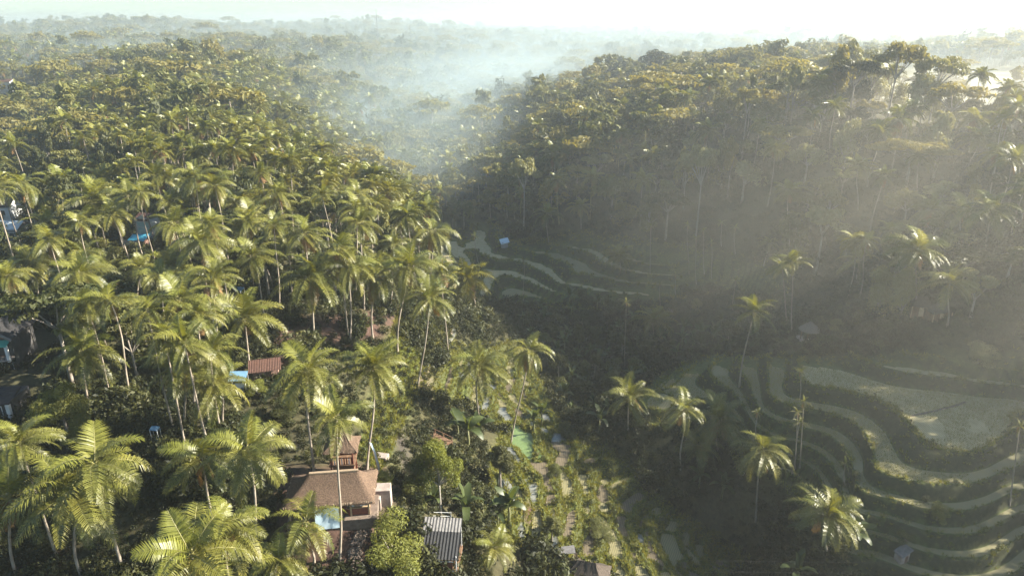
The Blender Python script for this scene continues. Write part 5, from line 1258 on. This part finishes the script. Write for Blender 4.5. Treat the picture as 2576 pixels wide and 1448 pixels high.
# undergrowth
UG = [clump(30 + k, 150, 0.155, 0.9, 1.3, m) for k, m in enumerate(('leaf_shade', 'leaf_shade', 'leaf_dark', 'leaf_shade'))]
pts = grid_points(-0.82, 0.86, 40, 330, lambda r: 1.15 if r < 150 else 1.9 if r < 220 else 3.0)
zz = ground_z(pts[:, 0], pts[:, 1]); PX, PY, DD = project(pts[:, 0], pts[:, 1], zz)
vis = (PX > -80) & (PX < 2660) & (PY < 1520)
terr = np.zeros(len(pts), bool)
for poly in (near_poly, right_poly, mid_poly, [(1225, 1090), (1330, 1090), (1330, 1460), (1225, 1460)]): terr |= in_poly(PX, PY, poly)
bare = np.zeros(len(pts), bool)
for poly in ([(690, 800), (830, 790), (1020, 770), (1010, 850), (850, 880), (800, 830), (740, 900), (680, 980)], [(690, 1180), (960, 1160), (1010, 1230), (960, 1300), (930, 1448), (860, 1448), (700, 1400)], [(1065, 1290), (1165, 1290), (1170, 1420), (1075, 1420)],
             [(985, 1010), (1010, 1060), (1050, 1200), (1080, 1260), (1060, 1270), (1020, 1200), (985, 1090)], fpoly): bare |= in_poly(PX, PY, poly)
ok = vis & ~terr & ~(bare & (nrs.rand(len(pts)) > 0.3))
for hp, q in HP: ok &= np.hypot(pts[:, 0] - hp.x, pts[:, 1] - hp.y) > q * 0.7
P = np.stack([pts[ok, 0], pts[ok, 1], zz[ok] - 0.15], -1); rr_ = np.hypot(P[:, 0], P[:, 1])
big = 1 + 0.9 * np.clip(fbm(P[:, 0] / 9, P[:, 1] / 9, 3) * 3, -0.5, 1)
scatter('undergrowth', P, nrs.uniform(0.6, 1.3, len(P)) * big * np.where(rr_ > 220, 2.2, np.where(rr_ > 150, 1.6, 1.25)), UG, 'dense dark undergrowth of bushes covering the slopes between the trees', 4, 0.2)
# grass on terrace banks
GT = [tuft(60 + k, 16, 0.42, 0.3, 'grass') for k in range(3)]
mm = np.maximum(mN, mR); pmax = np.maximum(np.maximum(pN, pR), pM)
def gsample(A, x, y):
    th, s = lp(x, y); u = np.interp(th, TH, np.arange(len(TH))); v = np.interp(s, LS, np.arange(len(LS))); return A[np.round(u).astype(int), np.round(v).astype(int)]
pts = grid_points(-0.3, 0.86, 60, 260, lambda r: 0.36 if r < 135 else 0.8)
mk = gsample(np.maximum(mm, mM), pts[:, 0], pts[:, 1]); pk = gsample(pmax, pts[:, 0], pts[:, 1]); zz = ground_z(pts[:, 0], pts[:, 1])
slopes = in_poly(*project(pts[:, 0], pts[:, 1], zz)[:2], [(1000, 780), (1150, 780), (1150, 860), (1040, 1010), (960, 1190), (900, 1150), (950, 950)])
fr_ = gsample(np.where(mR > mN, frR, np.where(mM > 0.5, frM, 0)), pts[:, 0], pts[:, 1])
ok = ((mk > 0.15) & (pk < 0.02) & ((fr_ < 0.1) | (nrs.rand(len(pts)) < 0.12))) | slopes
P = np.stack([pts[ok, 0], pts[ok, 1], zz[ok]], -1); rr_ = np.hypot(P[:, 0], P[:, 1])
scatter('grass', P, nrs.uniform(0.6, 1.5, len(P)) * np.where(rr_ > 135, 1.5, 1.0), GT, 'long green grass on the banks of the rice terraces', 5, 0.3)
shr = ok & (nrs.rand(len(ok)) < 0.03) & ~slopes
P = np.stack([pts[shr, 0], pts[shr, 1], zz[shr] - 0.1], -1)
scatter('bank_shrubs', P, nrs.uniform(0.35, 0.8, len(P)), [clump(38, 150, 0.155, 0.9, 1.3, 'leaf_mid'), UG[2]], 'low shrubs and weeds along the terrace banks', 6, 0.2)
# young rice standing in rows on the right-hand and valley paddies
RT = [tuft(80 + k, 7, 0.34, 0.1, 'rice') for k in range(3)]
gx, gy = np.meshgrid(np.arange(15, 110, 0.5), np.arange(55, 150, 0.38), indexing='ij'); q = np.stack([gx.ravel(), gy.ravel()], -1) + nrs.normal(size=(gx.size, 2)) * 0.06
a = 0.5; q = np.stack([q[:, 0] * math.cos(a) - (q[:, 1] - 100) * math.sin(a), 100 + q[:, 0] * math.sin(a) + (q[:, 1] - 100) * math.cos(a)], -1)
pk = gsample(np.where(mR > 0.97, pR, -1), q[:, 0], q[:, 1]); zz = ground_z(q[:, 0], q[:, 1]); PX, PY, DD = project(q[:, 0], q[:, 1], zz)
ok = (pk > 0.15) & (PX > 1500) & (PX < 2640) & (PY < 1480) & ((zz < -9.9) | (nrs.rand(len(q)) < 0.06)) & (fbm(q[:, 0] / 6, q[:, 1] / 6, 2) > -0.13)
P = np.stack([q[ok, 0], q[ok, 1], zz[ok] + 0.05], -1)
scatter('rice_plants', P, nrs.uniform(0.6, 1.2, len(P)), RT, 'young rice standing in rows on the right-hand paddies', 7, 0.15)
print('stuff', len(tp), len(pp))

# ------------------------------------------------------------------ haze
def volume_mat(name, col, dens, g):
    m = bpy.data.materials.new(name); m.use_nodes = True; n = m.node_tree.nodes; n.clear()
    o = n.new('ShaderNodeOutputMaterial'); v = n.new('ShaderNodeVolumePrincipled'); v.inputs['Color'].default_value = (*col, 1); v.inputs['Density'].default_value = dens; v.inputs['Anisotropy'].default_value = g
    m.node_tree.links.new(v.outputs[0], o.inputs['Volume']); return m
HAZE_TOP = float(ZG.max() + 32)
b = MB(); b.box((0, 0, 0), (6600, 6600, HAZE_TOP - float(ZG.min()) + 1.5))
hz = b.build('haze', volume_mat('haze', (0.84, 0.88, 0.88), 0.00042, 0.55), None, (0, 0, (HAZE_TOP + float(ZG.min()) - 1.5) / 2)); tag(hz, 'thin morning haze filling the whole valley', None, None, 'stuff')


# ------------------------------------------------------------------ mist lying in the valley and over the far fields
def mist_mat(name, dens, g, scale, thr=0.42, col=(0.66, 0.77, 0.78), edge=0.15):
    m = bpy.data.materials.new(name); m.use_nodes = True; n = m.node_tree.nodes; l = m.node_tree.links; n.clear()
    o = n.new('ShaderNodeOutputMaterial'); v = n.new('ShaderNodeVolumePrincipled'); v.inputs['Color'].default_value = (*col, 1); v.inputs['Anisotropy'].default_value = g
    tc = n.new('ShaderNodeTexCoord'); ln = n.new('ShaderNodeVectorMath'); ln.operation = 'LENGTH'; l.new(tc.outputs['Object'], ln.inputs[0])
    fo = n.new('ShaderNodeMapRange'); fo.interpolation_type = 'SMOOTHSTEP'; fo.inputs[1].default_value = edge; fo.inputs[2].default_value = 1.0; fo.inputs[3].default_value = 1.0; fo.inputs[4].default_value = 0.0
    l.new(ln.outputs['Value'], fo.inputs[0])
    nz = n.new('ShaderNodeTexNoise'); nz.inputs['Scale'].default_value = scale; nz.inputs['Detail'].default_value = 2; l.new(tc.outputs['Object'], nz.inputs['Vector'])
    mr = n.new('ShaderNodeMapRange'); mr.inputs[1].default_value = thr - 0.17; mr.inputs[2].default_value = thr + 0.25; mr.inputs[3].default_value = 0.1; l.new(nz.outputs[0], mr.inputs[0])
    a = n.new('ShaderNodeMath'); a.operation = 'MULTIPLY'; l.new(fo.outputs[0], a.inputs[0]); l.new(mr.outputs[0], a.inputs[1])
    c = n.new('ShaderNodeMath'); c.operation = 'MULTIPLY'; c.inputs[1].default_value = dens; l.new(a.outputs[0], c.inputs[0]); l.new(c.outputs[0], v.inputs['Density'])
    l.new(v.outputs[0], o.inputs['Volume']); return m
def mist(loc, rad, rz, dens, label, scale=1.7, g=0.25, col=(0.66, 0.77, 0.78), edge=0.15):
    bm = bmesh.new(); bmesh.ops.create_icosphere(bm, subdivisions=2, radius=1.0); me = bpy.data.meshes.new('mist'); bm.to_mesh(me); bm.free()
    me.materials.append(mist_mat('mist', dens, g, scale, col=col, edge=edge)); o = link('mist', me, None, loc); o.scale = rad; o.rotation_euler = (0, 0, rz); tag(o, label, None, None, 'stuff'); return o
mist((-40, 510, 2), (140, 390, 44), R(-23), 0.0085, 'bright bank of mist lying in the upper valley between the two ridges', col=(0.64, 0.77, 0.8))
mist((-45, 330, -8), (80, 150, 32), R(-15), 0.009, 'thin tail of mist drawn down the valley behind the palm ridge')
mist((330, 560, 30), (300, 260, 34), 0, 0.0022, 'pale ground mist over the far fields on the right')
mist((-330, 560, 24), (230, 160, 22), R(10), 0.006, 'bluish ground mist among the far trees on the left')
mist((150, 195, 0), (150, 180, 46), 0, 0.0085, 'thin mist drifting over the right-hand hillside', 0.9, 0.25, (0.86, 0.79, 0.63), 0.5)
mist((0, 1150, 30), (1600, 850, 50), 0, 0.0028, 'pale air over the far woods below the horizon', 0.6, 0.12, (0.52, 0.64, 0.66))

# ------------------------------------------------------------------ labels: each plant named by its look and by the landmark it stands nearest to
MARKS = [(628, 555, 'star-shaped golden palm'), (366, 570, 'teal billboard'), (345, 610, 'blue-roofed stall'), (36, 555, 'long pale-roofed building'), (30, 820, 'gabled house'), (620, 305, 'bright green umbrella tree'), (540, 160, 'pale ridge umbrella tree'),
 (202, 888, 'lone left palm'), (670, 925, 'rust-red hut'), (870, 850, 'red-earth yard'), (950, 450, 'two ridge-end palms'), (25, 240, 'far-left white houses'), (300, 480, 'large sunlit ridge bush'), (225, 615, 'round dense tree'), (15, 365, 'dark red roof'),
 (1614, 343, 'high pale slope palm'), (1396, 390, 'dark hanging slope palm'), (1755, 385, 'white forked-trunk tree'), (1309, 415, 'slim umbrella tree'), (1497, 385, 'open-branched tree'), (1930, 165, 'wide golden umbrella tree'), (1661, 128, 'dome-crowned tree'), (1605, 225, 'two golden flat trees'),
 (2266, 362, 'flat wide umbrella tree'), (2464, 352, 'gleaming right-edge palm'), (2309, 630, 'yellow-green white-trunk palm'), (2205, 690, 'rounded pale bushy tree'), (2494, 528, 'clean-trunk grey palm'), (2161, 416, 'palm with glinting fronds'), (2335, 200, 'dark wide field-edge tree'),
 (2034, 835, 'umbrella pavilion'), (1979, 665, 'pair of thin tall palms'), (1268, 605, 'blue-roofed valley hut'), (1450, 690, 'long valley terrace'), (1790, 600, 'row of thin areca trunks'), (1645, 805, 'dark low ravine palm'), (1584, 1000, 'palm at the ravine brink'), (1758, 1120, 'low dark ravine-edge palm'),
 (2081, 1293, 'lone brownish palm'), (1920, 1130, 'dark flat palm'), (1331, 880, 'leaning palm with brown fronds'), (1178, 703, 'shaded bank palm'), (1087, 582, 'outermost ridge palm'), (1820, 905, 'glinting upper paddies'), (2100, 560, 'middle of the right slope'), (1050, 300, 'valley mist')]
ORD = ['', 'second', 'third', 'fourth', 'fifth', 'sixth', 'seventh', 'eighth', 'ninth', 'tenth', 'eleventh', 'twelfth', 'thirteenth', 'fourteenth', 'fifteenth', 'sixteenth', 'seventeenth', 'eighteenth', 'nineteenth', 'twentieth']
buckets = {}
for root, kind, px, py, d, nt, done in PLANTS:
    if done: continue
    m = min(MARKS, key=lambda q: math.hypot(q[0] - px, (q[1] - py) * 1.3)); dx, dy = px - m[0], (py - m[1]) * 1.3
    where = ('on the right of' if dx > 0 else 'on the left of') if abs(dx) > abs(dy) else ('above' if dy < 0 else 'below')
    if kind == 'palm':
        look = ('tall ' if nt['h'] > 14.5 else 'short ' if nt['h'] < 10 else '') + 'coconut palm' + (' leaning left' if nt['lean'] < -0.07 else ' leaning right' if nt['lean'] > 0.07 else '')
    elif kind == 'banana': look = ('big ' if nt['h'] > 4 else 'small ') + 'banana plant'
    else:
        look = ('tall ' if nt['h'] > 14 else 'low ' if nt['h'] < 7 else '') + {'leaf_dark': 'dark', 'leaf_mid': 'green', 'leaf_pale': 'pale green', 'leaf_gold': 'golden', 'leaf_lit': 'bright'}[nt['mat']] + ' ' + {'dome': 'round-crowned tree', 'umbrella': 'flat-topped tree', 'tall': 'slender tree', 'open': 'open-branched tree', 'bush': 'bushy tree', 'cone': 'conical tree'}[kind]
    buckets.setdefault((look, where, m[2]), []).append((math.hypot(dx, dy), root))
for (look, where, mk_), lst in buckets.items():
    lst.sort(key=lambda q: q[0])
    for k, (_, root) in enumerate(lst):
        root['label'] = '%s %s the %s' % (look, where, mk_) if len(lst) == 1 else '%s, %snearest %s the %s' % (look, (ORD[k] + ' ') if k else '', where, mk_)
by = {}
for o, zone, kind, px, py, n_ in PADDY_OBJ: by.setdefault((zone, kind, ('upper part', 'middle', 'lower part')[min(2, max(0, int((py - {'near': 870, 'right': 890, 'mid': 520}[zone]) / {'near': 193, 'right': 190, 'mid': 85}[zone])))]), []).append((px, o))
ZN = {'near': 'the near terraces', 'right': 'the right-hand terraces', 'mid': 'the valley terraces'}; KN = {'water': 'shining flooded paddy', 'mud': 'wet brown mud paddy', 'green': 'young green rice paddy', 'field': 'pale drained paddy', 'algae': 'light green pond'}
for (zone, kind, pt), lst in by.items():
    lst.sort(key=lambda q: q[0])
    for k, (_, o) in enumerate(lst): o['label'] = '%s in the %s of %s' % (KN[kind], pt, ZN[zone]) if len(lst) == 1 else '%s in the %s of %s, %s from the left' % (KN[kind], pt, ZN[zone], ORD[k] if 0 < k < len(ORD) else 'first' if k == 0 else 'number %d' % (k + 1))
for grp, word in (('seedlings along the rim of the big pale field', 'small dark seedling on the rim of the big pale field'), ('boxes of goods on the shop counter', 'small box of goods on the thatched house counter')):
    lst = sorted([o for o in sc.objects if o.get('group') == grp], key=lambda o: o.location.x)
    for k, o in enumerate(lst): o['label'] = '%s, %s from the left' % (word, ORD[k] if k else 'first')
